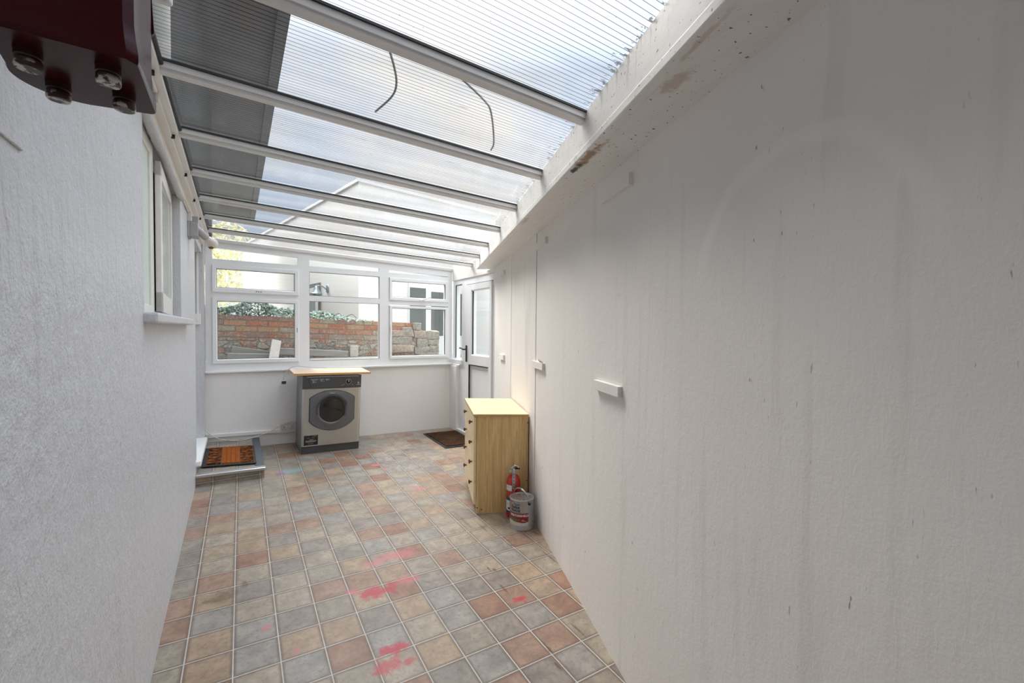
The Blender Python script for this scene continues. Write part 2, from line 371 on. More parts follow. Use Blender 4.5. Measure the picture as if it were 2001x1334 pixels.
# right wall: plastered part, then painted boards with open joints
bm = bmesh.new()
box(bm, (-1.3, -0.25, -0.2), (2.695, 0, 2.34), lambda p: RW(*p))
box(bm, (2.695, -0.25, -0.2), (4.50, -0.02, 2.34), lambda p: RW(*p))
for s0, s1, d in ((2.702, 2.992, 0.003), (3.0, 3.575, -0.001), (3.579, 4.48, 0.001)):
    vs = []
    n = 24
    for i in range(n+1):                                     # boards, the first one bowed at its far edge
        z = -0.05 + 2.2*i/n
        bow = 0.010*math.exp(-((z-1.35)/0.30)**2) if s0 < 2.9 else 0
        e1 = s1 - (0.010*math.exp(-((z-1.3)/0.4)**2) if s0 < 2.9 else 0)
        vs.append([bm.verts.new(RW(a, q, z)) for a, q in ((s0, d), (s1-0.08, d), (e1, d+bow), (e1, -0.05), (s0, -0.05))])
    for a, b in zip(vs, vs[1:]):
        for j in range(5): bm.faces.new([a[j], a[(j+1) % 5], b[(j+1) % 5], b[j]])
    bm.faces.new(vs[0]); bm.faces.new(vs[-1][::-1])
structure('wall_right', bm, M_RIGHT)
# end wall below the windows, with the return under the side light
structure('wall_end', B(((-0.60, L-0.004, -0.2), (2.62, L+0.16, 0.945))), M_END)
structure('wall_door_side', B(((2.378, 5.09, 0.0), (2.53, L, 0.932)), bev=0.006), M_END)
structure('wall_back', B(((-0.60, yb-0.12, -0.2), (0.60, yb, 2.36))), M_BACK)
# trims
structure('trim_1', B(((-0.262, L-0.034, 0.938), (2.425, L+0.03, 0.957)), bev=0.004), M_SILL)          # end sill board
structure('trim_2', B(((2.385, 4.20, 0.0), (2.56, 5.088, 0.128)), f=lambda p: Vector(p), bev=0.004), M_SILL)   # door sill
structure('trim_3', B(((XD-0.012, 4.62, 2.034), (XD+0.05, L, 2.24)), ((XD-0.012, 4.16, 2.034), (XD+0.05, 4.62, 2.074)), bev=0.003), M_TIMBER)              # header board over the door
bm = bmesh.new()                                                                                        # boxed beam along right wall
s1 = 4.62
box(bm, (-1.2, -0.01, SOF+0.004), (s1, OFF-0.004, SOF+0.022), lambda p: RW(*p))
def fas(p):
    q = RW(p[0], p[1], 0); q.z = p[2] if p[2] < 2.2 else zsheet(q.x) - 0.002
    return q
for a in range(12):
    sa, sb = -1.2 + (s1+1.2)*a/12, -1.2 + (s1+1.2)*(a+1)/12
    box(bm, (sa, OFF-0.022, SOF+0.01), (sb, OFF, 2.3), fas)
box(bm, (-1.2, OFF-0.03, SOF), (s1, OFF+0.006, SOF+0.030), lambda p: RW(*p), 0.003)
bmesh.ops.remove_doubles(bm, verts=bm.verts[:], dist=0.0004)
structure('trim_4', bm, M_BEAM)
structure('trim_5', B(((XL-0.02, yb, ZL), (-0.207, L, ZL+0.06)), ((XL-0.01, yb, ZL-0.014), (-0.232, L, ZL+0.002)), bev=0.003), M_TIMBER)  # wall plate
structure('trim_6', B(((XL-0.01, yb, 2.196), (XL+0.018, L, ZL-0.012)), bev=0.003), M_CREAM)              # board under it
bm = bmesh.new(); tube(bm, [(-0.2035, yb, ZL+0.022), (-0.2035, L-0.02, ZL+0.022)], 0.0085, 8)
structure('trim_7', bm, M_GASKET, smooth=True)
bm = bmesh.new()                                                                                         # lumpy mortar fillet over the window
pts = [(XL+0.004, 1.70+1.64*i/60, 2.181+0.004*noise.noise(Vector((0, i*0.4, 1)))) for i in range(61)]
tube(bm, pts, [0.019+0.004*noise.noise(Vector((i*0.6, 2, 0))) for i in range(61)], 10)
structure('trim_8', bm, M_LEFT, smooth=True)
# doorway sill slab and the door set back in the left wall
structure('trim_9', B(((-0.45, 4.30, 0.27), (-0.243, 5.215, 0.318)), bev=0.012), M_SILL)
d2 = thing('door_2', None, None, (-0.42, 4.79, 0.32), kind='structure')
obj('door_panel', B(((-0.449, 4.385, 0.322), (-0.405, 5.195, 2.10)), bev=0.004), M_UPVC, d2)
obj('door_handle', B(((-0.405, 4.47, 1.22), (-0.395, 4.50, 1.42)), ((-0.395, 4.47, 1.33), (-0.36, 4.58, 1.35)), bev=0.003), M_BLACK, d2)
# roof
ceil = thing('ceiling', None, None, (0.6, 2.1, ZL), kind='structure')
ys = [Y0 + SB*i for i in range(-4, 8)]
ys[-1] = L + 0.012; ys[3] -= 0.09
def xr(y): return RX + math.tan(RA)*y - OFF/math.cos(RA)
for y in ys:                                             # bars run from the wall plate to the beam
    bm = bmesh.new(); x1 = min(xr(y), XD) + 0.002
    if y > 5: x1 = XD + 0.06
    for h0, h1, w in ((0.0, 0.012, 0.017), (0.010, 0.0385, 0.0245)):
        box(bm, (-0.212, y-w, 0), (x1, y+w, 1), lambda p: Vector((p[0], p[1], zbar(p[0]) + (h0 if p[2] < 0.5 else h1))), 0)
    obj('glazing_bar', bm, M_BAR, ceil)
for y in ys[1:-1]:                                       # black strip on both edges of each bar
    bm = bmesh.new(); x1 = min(xr(y), XD)
    for sgn in (-1, 1):
        box(bm, (-0.2, y+sgn*0.0245, 0), (x1, y+sgn*0.031, 1), lambda p: Vector((p[0], p[1], zbar(p[0]) + (0.030 if p[2] < 0.5 else 0.0375))))
    obj('bar_edge_strip', bm, M_GASKET, ceil)
for ya, yc in zip([yb] + ys[1:-1], ys[1:]):
    if ya >= yc: continue
    bm = bmesh.new(); xa = -0.2
    xe0, xe1 = min(xr(ya)+0.10, XD+0.15), min(xr(yc)+0.10, XD+0.15)
    q = [(xa, ya+0.004), (xe0, ya+0.004), (xe1, yc-0.004), (xa, yc-0.004)]
    bm.faces.new([bm.verts.new((x, y, zsheet(x)+0.004)) for x, y in q])
    obj('roof_sheet', bm, M_POLY, ceil)
for i, y in enumerate(ys[5:-1]):                         # little brackets where the bars meet the wall plate
    bm = B(((-0.236, y-0.006, ZL-0.014), (-0.222, y+0.006, ZL)), ((-0.2355, y-0.012, ZL-0.016), (-0.2255, y+0.002, ZL-0.012)))
    obj('bar_bolt', bm, M_BLACK, ceil)

# ------------------------------------------------------------------ end windows
def frame_rect(x0, x1, z0, z1, w, ya, yc, bev=0.004):
    return [((x0, ya, z0), (x1, yc, z0+w)), ((x0, ya, z1-w), (x1, yc, z1)), ((x0, ya, z0), (x0+w, yc, z1)), ((x1-w, ya, z0), (x1, yc, z1))]
def ring_frame(x0, x1, z0, z1, gx0, gx1, gz0, gz1, ya, yc, bead=0.007):
    bm = bmesh.new()
    rects = [((x0, x1, z0, z1), ya+0.003), ((x0+0.003, x1-0.003, z0+0.003, z1-0.003), ya), ((gx0-bead, gx1+bead, gz0-bead, gz1+bead), ya), ((gx0, gx1, gz0, gz1), ya+0.009), ((gx0, gx1, gz0, gz1), yc), ((x0, x1, z0, z1), yc)]
    V = [[bm.verts.new((x, y, z)) for x, z in ((a, c), (b, c), (b, d), (a, d))] for (a, b, c, d), y in rects]
    V.append(V[0])
    for A, Bq in zip(V, V[1:]):
        for k in range(4): bm.faces.new([A[k], A[(k+1) % 4], Bq[(k+1) % 4], Bq[k]])
    return bm
def ftop(x): return zsheet(x) - 0.014
def window(n, x0, x1, jl, jr, top, mid, low, ttop, sash_mid, sash_low):
    w = thing('window_%d' % n, None, None, ((x0+x1)/2, L, 0.957), kind='structure')
    ya, yc = L+0.004, L+0.07
    bm = bmesh.new()
    gx0, gx1 = x0+jl, x1-jr
    box(bm, (x0, ya, 0.957), (gx0, yc, 2), lambda p: Vector((p[0], p[1], p[2] if p[2] < 1.5 else ftop(p[0]))))
    box(bm, (gx1, ya, 0.957), (x1, yc, 2), lambda p: Vector((p[0], p[1], p[2] if p[2] < 1.5 else ftop(p[0]))))
    box(bm, (gx0, ya, 0.957), (gx1, yc, 1.034), ID)
    for a, b in ((1.698, 1.760), (2.023, 2.083)): box(bm, (gx0, ya, a), (gx1, yc, b), ID)
    box(bm, (gx0, ya, 0), (gx1, yc, 1), lambda p: Vector((p[0], p[1], (ttop[0] + (ttop[1]-ttop[0])*(p[0]-gx0)/(gx1-gx0)) if p[2] < 0.5 else ftop(p[0]))))
    obj('window_frame', bm, M_UPVC, w)
    for nm, s, o in (('top_sash', sash_mid, mid), ('casement', sash_low, low)):
        if s:
            q = obj(nm, ring_frame(*s, *o, L-0.012, L+0.05), M_UPVC, w)
            bm = bmesh.new(); hw = 0.0034                      # dark glazing seal round the pane
            for a, b in frame_rect(o[0], o[1], o[2], o[3], hw, L+0.0, L+0.012): box(bm, a, b)
            obj('seal', bm, M_GASKET, q)
    for nm, o in (('glass', (gx0, gx1, 2.075, 2.21)), ('glass', mid), ('glass', low)):
        bm = B(((o[0]-0.004, L+0.022, o[2]-0.004), (o[1]+0.004, L+0.030, o[3]+0.004)))
        if nm == 'glass' and o[2] > 2.05:
            for v in bm.verts:
                if v.co.z > 2.1: v.co.z = ftop(v.co.x) - 0.02
        obj('glass', bm, M_GLASS, w)
    return w
w1 = window(1, -0.255, 0.628, 0.058, 0.050, None, (-0.162, 0.541, 1.798, 1.985), (-0.157, 0.541, 1.075, 1.661), (2.196, 2.169), (-0.199, 0.582, 1.752, 2.027), (-0.199, 0.582, 1.031, 1.700))
w2 = window(2, 0.628, 1.521, 0.063, 0.060, None, (0.691, 1.461, 1.761, 2.022), (0.691, 1.461, 1.035, 1.697), (2.161, 2.126), None, None)
w3 = window(3, 1.521, 2.412, 0.055, 0.058, None, (1.610, 2.311, 1.790, 1.981), (1.612, 2.309, 1.069, 1.652), (2.117, 2.087), (1.582, 2.352, 1.750, 2.022), (1.582, 2.356, 1.031, 1.684))
for w, x, ya in ((w2, 0.6905, 0), ):
    bm = bmesh.new()
    for (z0, z1) in ((1.0355, 1.697), (1.761, 2.022)):
        for a, b in frame_rect(0.691, 1.461, z0, z1, 0.0025, L+0.006, L+0.02): box(bm, a, b)
    obj('seal', bm, M_GASKET, w)
def holes(parent, pts, ydir):
    for x, z in pts:
        bm = bmesh.new(); lathe(bm, [(0, 0), (0.0052, 0), (0.0052, 0.0015), (0, 0.0015)], lambda a, b, h: Vector((x+a, L-0.0121-h, z+b)), 12)
        obj('screw_hole', bm, M_BLACK, parent)
holes(w1, [(0.183, 1.773), (0.204, 1.772), (0.225, 1.771)], 1); holes(w1, [(0.566, 1.392), (0.566, 1.375), (0.566, 1.358)], 1)
for xx in (0.628, 1.521):
    pass
hd = obj('sash_handle', B(((1.96, L-0.03, 1.752), (2.03, L-0.010, 1.768)), bev=0.003), M_UPVC, w3)
bm = bmesh.new(); tube(bm, spline([(1.985, L-0.026, 1.762), (2.02, L-0.05, 1.775), (2.095, L-0.055, 1.812)], 5), [0.009]*10+[0.006], 8)
obj('lever', bm, M_UPVC, hd, True)
obj('sash_handle', B(((1.585, L-0.028, 1.33), (1.597, L-0.010, 1.44)), bev=0.003), M_UPVC, w3)

# ------------------------------------------------------------------ door and side light (in the plane x = XD)
def fxm(p): return Vector((XD + p[0], p[1], p[2]))
d1 = thing('door_1', None, None, (XD, 4.55, 0.13), kind='structure')
bm = bmesh.new()
for a, b in (((0, 4.19, 1.955), (0.07, 4.985, 2.034)), ((0, 4.885, 0.128), (0.07, 4.985, 1.96)), ((0, 4.98, 0.128), (0.07, 5.096, 0.957)), ((0, 4.17, 0.128), (0.07, 4.235, 1.96))): box(bm, a, b, fxm, 0.004)
obj('door_frame', bm, M_UPVC, d1)
def yz_ring(y0, y1, z0, z1, g, x0, x1, bead=0.012):
    bm = bmesh.new()
    rects = [((y0, y1, z0, z1), x0), ((g[0]-bead, g[1]+bead, g[2]-bead, g[3]+bead), x0), (g, x0+0.014), (g, x1), ((y0, y1, z0, z1), x1)]
    V = [[bm.verts.new(fxm((x, y, z))) for y, z in ((a, c), (b, c), (b, d), (a, d))] for (a, b, c, d), x in rects]
    V.append(V[0])
    for A, Bq in zip(V, V[1:]):
        for k in range(4): bm.faces.new([A[k], A[(k+1) % 4], Bq[(k+1) % 4], Bq[k]])
    return bm
leaf = obj('door_leaf', yz_ring(4.243, 4.873, 1.00, 1.947, (4.295, 4.725, 1.10, 1.865), -0.018, 0.05), M_UPVC, d1)
bm = yz_ring(4.243, 4.873, 0.14, 1.00, (4.315, 4.79, 0.25, 0.965), -0.018, 0.05)
box(bm, (0.004, 4.30, 0.24), (0.03, 4.80, 0.97), fxm)
obj('lower_panel', bm, M_UPVC, d1)
obj('glass', B(((0.012, 4.29, 1.095), (0.02, 4.73, 1.87)), f=fxm), M_GLASS, d1)
bm = bmesh.new()
for a, b in (((-0.006, 4.7225, 1.10), (0.012, 4.7255, 1.865)), ((-0.001, 4.8735, 0.14), (0.02, 4.8845, 1.955)), ((-0.001, 4.24, 1.9475), (0.02, 4.88, 1.9545)), ((-0.0185, 4.31, 0.962), (0.0, 4.79, 0.9665)), ((-0.0185, 4.788, 0.25), (0.0, 4.792, 0.965))): box(bm, a, b, fxm)
obj('seal', bm, M_GASKET, d1)
h = obj('door_handle', B(((-0.030, 4.832, 1.00), (-0.018, 4.862, 1.205)), f=fxm, bev=0.005), M_BLACK, d1)
bm = bmesh.new(); tube(bm, [fxm(p) for p in spline([(-0.022, 4.847, 1.155), (-0.060, 4.847, 1.155), (-0.068, 4.86, 1.157), (-0.066, 4.90, 1.166), (-0.062, 4.955, 1.168)], 5)], 0.009, 8)
obj('lever', bm, M_BLACK, h, True)
w4 = thing('window_4', None, None, (XD, 5.13, 0.957), kind='structure')
obj('window_frame', yz_ring(4.985, L, 0.957, 2.034, (5.035, 5.222, 1.03, 1.968), 0.0, 0.07, 0.01), M_UPVC, w4)
obj('glass', B(((0.02, 5.03, 1.025), (0.028, 5.227, 1.972)), f=fxm), M_GLASS, w4)
obj('seal', B(((0.006, 5.2195, 1.03), (0.018, 5.2225, 1.968)), ((0.006, 5.035, 1.965), (0.018, 5.222, 1.968)), f=fxm), M_GASKET, w4)
obj('window_sill', B(((-0.03, 4.985, 0.955), (0.0, L, 1.012)), f=fxm, bev=0.004), M_UPVC, w4)

# ------------------------------------------------------------------ left window with an open sash
w5 = thing('window_5', None, None, (-0.36, 2.67, 1.48), kind='structure')
bm = bmesh.new()
for a, b in (((-0.40, 2.05, 1.44), (-0.318, 3.30, 1.475)), ((-0.40, 2.05, 2.145), (-0.330, 3.30, 2.19)), ((-0.40, 2.05, 1.44), (-0.300, 2.10, 2.19)), ((-0.40, 3.26, 1.44), (-0.325, 3.30, 2.19)), ((-0.40, 2.372, 1.44), (-0.299, 2.448, 2.19)), ((-0.40, 2.05, 1.44), (-0.300, 2.40, 1.49)), ((-0.40, 2.05, 2.13), (-0.300, 2.40, 2.19))): box(bm, a, b, ID, 0.003)
obj('window_frame', bm, M_TIMBER, w5)
obj('glass', B(((-0.312, 2.09, 1.48), (-0.307, 2.38, 2.14))), M_FROST, w5)
obj('glass', B(((-0.385, 2.44, 1.47), (-0.379, 3.27, 2.15))), M_OBSC, w5)
ang = math.radians(2.9)
def fs(p):                                                # opened a little about its far edge, top sagging towards the near end
    c, s = math.cos(ang), math.sin(ang); x, y = p[0], p[1]-3.285
    z = p[2] - (0.055*(3.285-p[1])/0.865 if p[2] > 1.9 else 0)
    return Vector((-0.316 + x*c - y*s, 3.285 + x*s + y*c, z))
bm = bmesh.new()
for a, b in (((-0.022, 2.458, 1.466), (0.0, 3.285, 1.555)), ((-0.022, 2.458, 2.112), (0.0, 3.285, 2.176)), ((-0.022, 2.458, 1.466), (0.0, 2.525, 2.176)), ((-0.022, 3.21, 1.466), (0.0, 3.285, 2.176))): box(bm, a, b, fs, 0.003)
sa = obj('casement', bm, M_TIMBER, w5)
obj('glass', B(((-0.012, 2.515, 1.55), (-0.007, 3.22, 2.118)), f=fs), M_OBSC, sa)
obj('gap_shade_sheet', B(((-0.030, 2.72, 1.48), (-0.0225, 3.28, 2.170)), f=fs), M_BLACK, w5)  # black sheet behind the sash, standing in for the shadow in the gap
obj('window_sill', B(((-0.40, 2.02, 1.412), (-0.236, 3.60, 1.452)), bev=0.008), M_LEFT, w5)

# ------------------------------------------------------------------ more materials for the things
M_SILVER = simple('silver_appliance_paint', (0.47, 0.475, 0.445), 0.34, 0.75, 0.04, 300)
M_DGREY = simple('dark_grey_plastic', (0.060, 0.062, 0.066), 0.34, 0, 0.05)
M_MGREY = simple('mid_grey_plastic', (0.115, 0.118, 0.125), 0.30, 0, 0.05)
M_SIDE = simple('grey_side_panel', (0.20, 0.20, 0.205), 0.45, 0.2)
M_SMOKE = simple('smoked_door_glass', (0.008, 0.009, 0.010), 0.08, spec=0.7)
M_CHROME = simple('worn_chrome', (0.62, 0.62, 0.62), 0.22, 1.0, 0.05)
M_WHITE = simple('white_print', (0.80, 0.80, 0.80), 0.5)
M_PRINT = simple('grey_print', (0.42, 0.42, 0.42), 0.5)
M_BLK = simple('black_plastic', (0.010, 0.010, 0.010), 0.35)
M_WPL = upvc('white_plastic', (0.78, 0.77, 0.75), 0.4, 0.3)
M_GPL = simple('grey_plastic', (0.42, 0.42, 0.42), 0.45)
M_CABLE = simple('off_white_flex', (0.62, 0.58, 0.52), 0.5)
def wood(name, c0, c1, axis, scale, rough=0.4, bands=0.5):
    k = Nt(name); p = k.objco()
    sc = [scale, scale, scale]; sc[axis] = scale*0.05
    rot = (0, 0, RA) if name.startswith('pine') else (0, 0, 0)
    q = k.mapping(p, rot=rot, scale=tuple(sc))
    g = k.noise(q, 1.0, 5, 0.6, 1.1); g2 = k.noise(k.vmath('SCALE', q, 5.0), 1.0, 3, 0.6)
    f = k.math('ADD', k.math('MULTIPLY', g, 0.75), k.math('MULTIPLY', g2, 0.25))
    c = k.mix(k.range(f, 0.5-bands*0.4, 0.5+bands*0.4), c0, c1)
    k.bsdf(c, rough, 0, k.bump(f, 0.06, 0.002), 0.45); return k.m
M_PINE = wood('pine_effect_side', (0.54, 0.345, 0.135), (0.78, 0.57, 0.285), 2, 40, 0.4, 0.32)
M_PINE_TOP = wood('pine_effect_top', (0.70, 0.54, 0.31), (0.78, 0.63, 0.40), 0, 16, 0.32)
M_PINE_EDGE = wood('pine_effect_edge', (0.42, 0.27, 0.10), (0.55, 0.38, 0.17), 0, 20)
M_KNOB = simple('dark_stained_knob', (0.13, 0.030, 0.012), 0.25, coat=0.4)
M_BEECH = wood('beech_board', (0.60, 0.44, 0.30), (0.68, 0.52, 0.38), 0, 22, 0.35)
M_BEECH_E = wood('beech_board_edge', (0.50, 0.25, 0.085), (0.60, 0.33, 0.13), 0, 22, 0.4)
M_RED = simple('red_extinguisher_paint', (0.45, 0.012, 0.012), 0.22, coat=0.5)
M_LABEL = simple('white_label', (0.72, 0.71, 0.70), 0.5)
M_BLUE = simple('blue_label_band', (0.02, 0.045, 0.16), 0.5)
def chipped_mat(name):
    k = Nt(name); p = k.pos()
    f = k.range(k.noise(p, 75, 4, 0.6), 0.50, 0.56); f = k.math('MULTIPLY', f, k.range(sxyz(k, p)[2], 1.7075, 1.7005))
    c = k.mix(f, (0.030, 0.0025, 0.003), (0.55, 0.53, 0.49))
    k.bsdf(c, 0.35, 0, k.bump(f, 0.3, 0.002), 0.5); return k.m
M_CHIP = chipped_mat('chipped_maroon_paint')
M_MAROON = simple('maroon_gloss_paint', (0.035, 0.0028, 0.0035), 0.24, 0, 0.05, 12, 0.04, 40, spec=0.14, coat=0.0)
M_TIN = simple('paint_tin_grey', (0.42, 0.42, 0.415), 0.32, 0.5, 0.05)
M_TINLITE = simple('tin_label_light', (0.60, 0.60, 0.61), 0.4)
def rust_lid():
    k = Nt('rusty_lid'); p = k.pos()
    c = k.ramp(k.noise(p, 90, 6, 0.7), [(0.30, (0.05, 0.035, 0.03)), (0.5, (0.17, 0.135, 0.115)), (0.62, (0.30, 0.27, 0.25)), (0.8, (0.11, 0.075, 0.055))])
    k.bsdf(c, 0.75, 0, k.bump(k.noise(p, 160, 4), 0.8, 0.003)); return k.m
M_LID = rust_lid()
M_TRED = simple('dark_red_label', (0.27, 0.010, 0.016), 0.4); M_TGRN = simple('green_label_edge', (0.09, 0.23, 0.045), 0.4)
M_CREAMLB = simple('cream_colour_swatch', (0.72, 0.58, 0.33), 0.5)
M_YEL = simple('yellow_flash', (0.75, 0.50, 0.03), 0.4); M_TBLUE = simple('blue_flash', (0.03, 0.20, 0.42), 0.4); M_ORG = simple('red_flash', (0.55, 0.03, 0.03), 0.4)

# ------------------------------------------------------------------ tumble dryer
A0 = Vector((0.541, 4.79, fz(0.541, 4.79))); UX = Vector((0.565, 0.0, -0.0122)).normalized(); FNn = Vector((-FX, -FY, 1)).normalized(); UY = FNn.cross(UX)
if UY.y < 0: UY = -UY
def mc(p): return A0 + UX*p[0] + UY*p[1] + FNn*p[2]
W, H, D = 0.565, 0.800, 0.47
dry = thing('tumble_dryer', 'silver and grey front-loading dryer under a loose wooden board, by the end window', 'tumble dryer', mc((W/2, D/2, 0)))
obj('body', B(((0, 0.012, 0.004), (W, D, H-0.012)), f=mc, bev=0.006), M_SIDE, dry, 40)
obj('plinth', B(((0.003, 0.006, 0.0), (W-0.003, 0.02, 0.079)), f=mc, bev=0.002), M_DGREY, dry)
bm = bmesh.new(); rr_ = 0.030
pf = arc(rr_, 0.012, rr_, PI, PI*1.5, 8); pf = [(u, 0.012 + (h-0.012)*0.62) for u, h in pf]
prism(bm, pf + [(W-u, h) for u, h in pf[::-1]] + [(W, 0.014), (0, 0.014)], 0.080, 0.661, lambda u, v, h: mc((u, v, h)))
obj('front_panel', bm, M_SILVER, dry, 40)
bm = bmesh.new()
prism(bm, [(0.0, 0.663), (W, 0.663), (W, H-0.004), (0, H-0.004)], -0.014, 0.008, lambda u, v, h: mc((u, -h, v)), 0.0)
cpn = obj('control_panel', bm, M_DGREY, dry)
bm = bmesh.new(); prism(bm, [(0.078, 0.668), (W-0.055, 0.668), (W-0.035, 0.775), (0.045, 0.775)], 0.008, 0.012, lambda u, v, h: mc((u, -h, v)), 0.003)
obj('panel_inset', bm, M_DGREY, cpn)
bm = bmesh.new(); prism(bm, [(0.035, 0.774), (W-0.03, 0.774), (W-0.03, 0.787), (0.035, 0.787)], 0.008, 0.0155, lambda u, v, h: mc((u, -h, v)), 0.003)
obj('panel_lip', bm, M_MGREY, cpn)
dl = bmesh.new(); lathe(dl, [(0.0, 0.030), (0.015, 0.030), (0.018, 0.027), (0.0185, 0.016), (0.027, 0.015), (0.028, 0.011), (0.0, 0.011)], lambda a, b, h: mc((0.434+a, -h, 0.727+b)), 28)
dial = obj('dial', dl, M_BLK, dry, 40)
bm = bmesh.new(); ring_prism(bm, arc(0.434, 0.727, 0.0275, 0, 2*PI*31/32, 31), arc(0.434, 0.727, 0.0245, 0, 2*PI*31/32, 31), 0.0148, 0.017, lambda u, v, h: mc((u, -h, v)))
obj('dial_ring', bm, M_CHROME, dial)
obj('dial_pointer', B(((0.4325, -0.032, 0.728), (0.4365, -0.029, 0.745)), f=mc), M_WHITE, dial)
LEG = [(0.072, 0.756, 0.07, 0.004), (0.155, 0.756, 0.045, 0.004), (0.212, 0.756, 0.035, 0.004), (0.085, 0.745, 0.018, 0.005), (0.09, 0.735, 0.02, 0.004), (0.088, 0.724, 0.022, 0.006), (0.112, 0.744, 0.012, 0.004), (0.115, 0.727, 0.012, 0.004),
                      (0.165, 0.745, 0.018, 0.005), (0.167, 0.735, 0.016, 0.004), (0.19, 0.738, 0.01, 0.004), (0.215, 0.747, 0.016, 0.006), (0.24, 0.747, 0.01, 0.004), (0.368, 0.690, 0.014, 0.003), (0.388, 0.693, 0.006, 0.008), (0.475, 0.692, 0.006, 0.005), (0.519, 0.690, 0.034, 0.005)]
bm = bmesh.new(); prism(bm, [(0.530, 0.705), (0.545, 0.705), (0.537, 0.722), (0.530, 0.722)], 0.0115, 0.0128, lambda u, v, h: mc((u, -h, v)))
obj('printed_emblem', bm, M_PRINT, cpn)
for (u, v, w, hh) in LEG: obj('printed_legend', B(((u, -0.0128, v), (u+w, -0.0115, v+hh)), f=mc), M_PRINT, cpn)
CX, CZ = 0.2805, 0.447
def surround(g):
    x0, x1, zt, zb_, zs1, zs0 = 0.068-g, 0.500+g, 0.641+g, 0.229-g, 0.565+g*0.5, 0.333-g*0.5
    def bulge(a, b, zc, zp, n=18):                           # circular arc through (a,zc), mid zp, (b,zc)
        w2, hgt = (b-a)/2, zp-zc; R = (w2*w2+hgt*hgt)/(2*abs(hgt)); t = math.asin(w2/R); s = 1 if hgt > 0 else -1; cz = zp - s*R; cx = (a+b)/2
        return [(cx - R*math.sin(t-2*t*i/n)*1.0, cz + s*R*math.cos(t-2*t*i/n)) for i in range(n+1)]
    return bulge(x0, x1, zs1, zt) + bulge(x0, x1, zs0, zb_)[::-1]
sr = surround(0.0)
bm = bmesh.new(); prism(bm, surround(0.004), 0.004, 0.008, lambda u, v, h: mc((u, -h, v))); obj('door_seam', bm, M_BLK, dry)
# door: dish-shaped surround with round opening
bm = bmesh.new(); n = len(sr)
angs = [math.atan2(v-CZ, u-CX) for u, v in sr]
lay = [(None, 0.006, 1), (None, 0.022, 0.985), (0.172, 0.028, 0), (0.154, 0.030, 0), (0.140, 0.020, 0), (0.128, 0.014, 0)]
rings = []
for r, hh, sc in lay:
    rg = []
    for (u, v), a in zip(sr, angs):
        if r is None: rg.append(bm.verts.new(mc((CX+(u-CX)*sc, -hh, CZ+(v-CZ)*sc))))
        else: rg.append(bm.verts.new(mc((CX+r*math.cos(a), -hh, CZ+r*math.sin(a)))))
    rings.append(rg)
for a, b in zip(rings, rings[1:]):
    for k_ in range(n): bm.faces.new([a[k_], a[(k_+1) % n], b[(k_+1) % n], b[k_]])
door = obj('door', bm, M_MGREY, dry, 30)
bm = bmesh.new(); lathe(bm, [(0.132, 0.016), (0.124, 0.020), (0.118, 0.018), (0.09, 0.024), (0.05, 0.028), (0, 0.029)], lambda a, b, h: mc((CX+a, -h, CZ+b)), 48)
obj('door_glass', bm, M_SMOKE, door, True)
bm = bmesh.new(); o_ = arc(CX, CZ, 0.158, math.radians(22), math.radians(200), 40); i_ = arc(CX, CZ, 0.138, math.radians(22), math.radians(200), 40)
prism(bm, o_ + i_[::-1], 0.028, 0.0345, lambda u, v, h: mc((u, -h, v)), 0.002)
obj('door_rim', bm, M_DGREY, door)
bm = bmesh.new(); o_ = arc(CX, CZ, 0.157, math.radians(200), math.radians(332), 30); i_ = arc(CX, CZ, 0.143, math.radians(200), math.radians(332), 30)
prism(bm, o_ + i_[::-1], 0.028, 0.033, lambda u, v, h: mc((u, -h, v)), 0.002)
obj('door_rim', bm, M_MGREY, door)
bm = bmesh.new(); prism(bm, [(CX+0.128, CZ+0.052), (CX+0.150, CZ+0.062), (CX+0.146, CZ-0.085), (CX+0.118, CZ-0.070)], 0.012, 0.029, lambda u, v, h: mc((u, -h, v)), 0.003)
obj('door_grip', bm, M_DGREY, door)
obj('maker_badge', text_bm('Hotpoint', 0.0135, lambda a, b, h: mc((0.252+a, -0.0285-h, 0.6135+b)), 0.001), M_WHITE, door)
stk = obj('sticker', B(((0.023, -0.0072, 0.091), (0.154, -0.0055, 0.191)), f=mc), M_BLK, dry)
bm = bmesh.new()
for (u, v, w, hh) in [(0.105, 0.180, 0.040, 0.004), (0.066, 0.184, 0.006, 0.004), (0.050, 0.162, 0.030, 0.003), (0.098, 0.164, 0.024, 0.003), (0.078, 0.146, 0.036, 0.004), (0.040, 0.131, 0.100, 0.008), (0.042, 0.122, 0.092, 0.005), (0.062, 0.104, 0.050, 0.003)]:
    n_ = max(2, int(w/0.006))
    for q in range(n_):
        ww = w/n_; box(bm, (u+q*ww, -0.0080, v), (u+q*ww+ww*random.uniform(0.5, 0.85), -0.0071, v+hh), mc)
obj('sticker_print', bm, M_PRINT, stk)
# loose board on top
bm = bmesh.new(); bz = H+0.002
def bc(p):
    q = mc((0, 0, bz)); return Vector((p[0], p[1], q.z + p[2] + FX*(p[0]-A0.x) + FY*(p[1]-A0.y)))
bo = [(0.482, 4.755), (1.222, 4.765), (1.232, 5.245), (0.478, 5.175)]
prism(bm, bo, 0, 0.019, lambda u, v, h: bc((u, v, h)))
wt = thing('wooden_board', 'loose beech-effect worktop board lying across the top of the dryer', 'board', bc((0.85, 5.0, 0)))
obj('board', bm, M_BEECH, wt)
bm = bmesh.new(); prism(bm, [(0.480, 4.7530), (1.224, 4.7630), (1.222, 4.7655), (0.482, 4.7555)], -0.0003, 0.0193, lambda u, v, h: bc((u, v, h)))
obj('front_edging', bm, M_BEECH_E, wt)
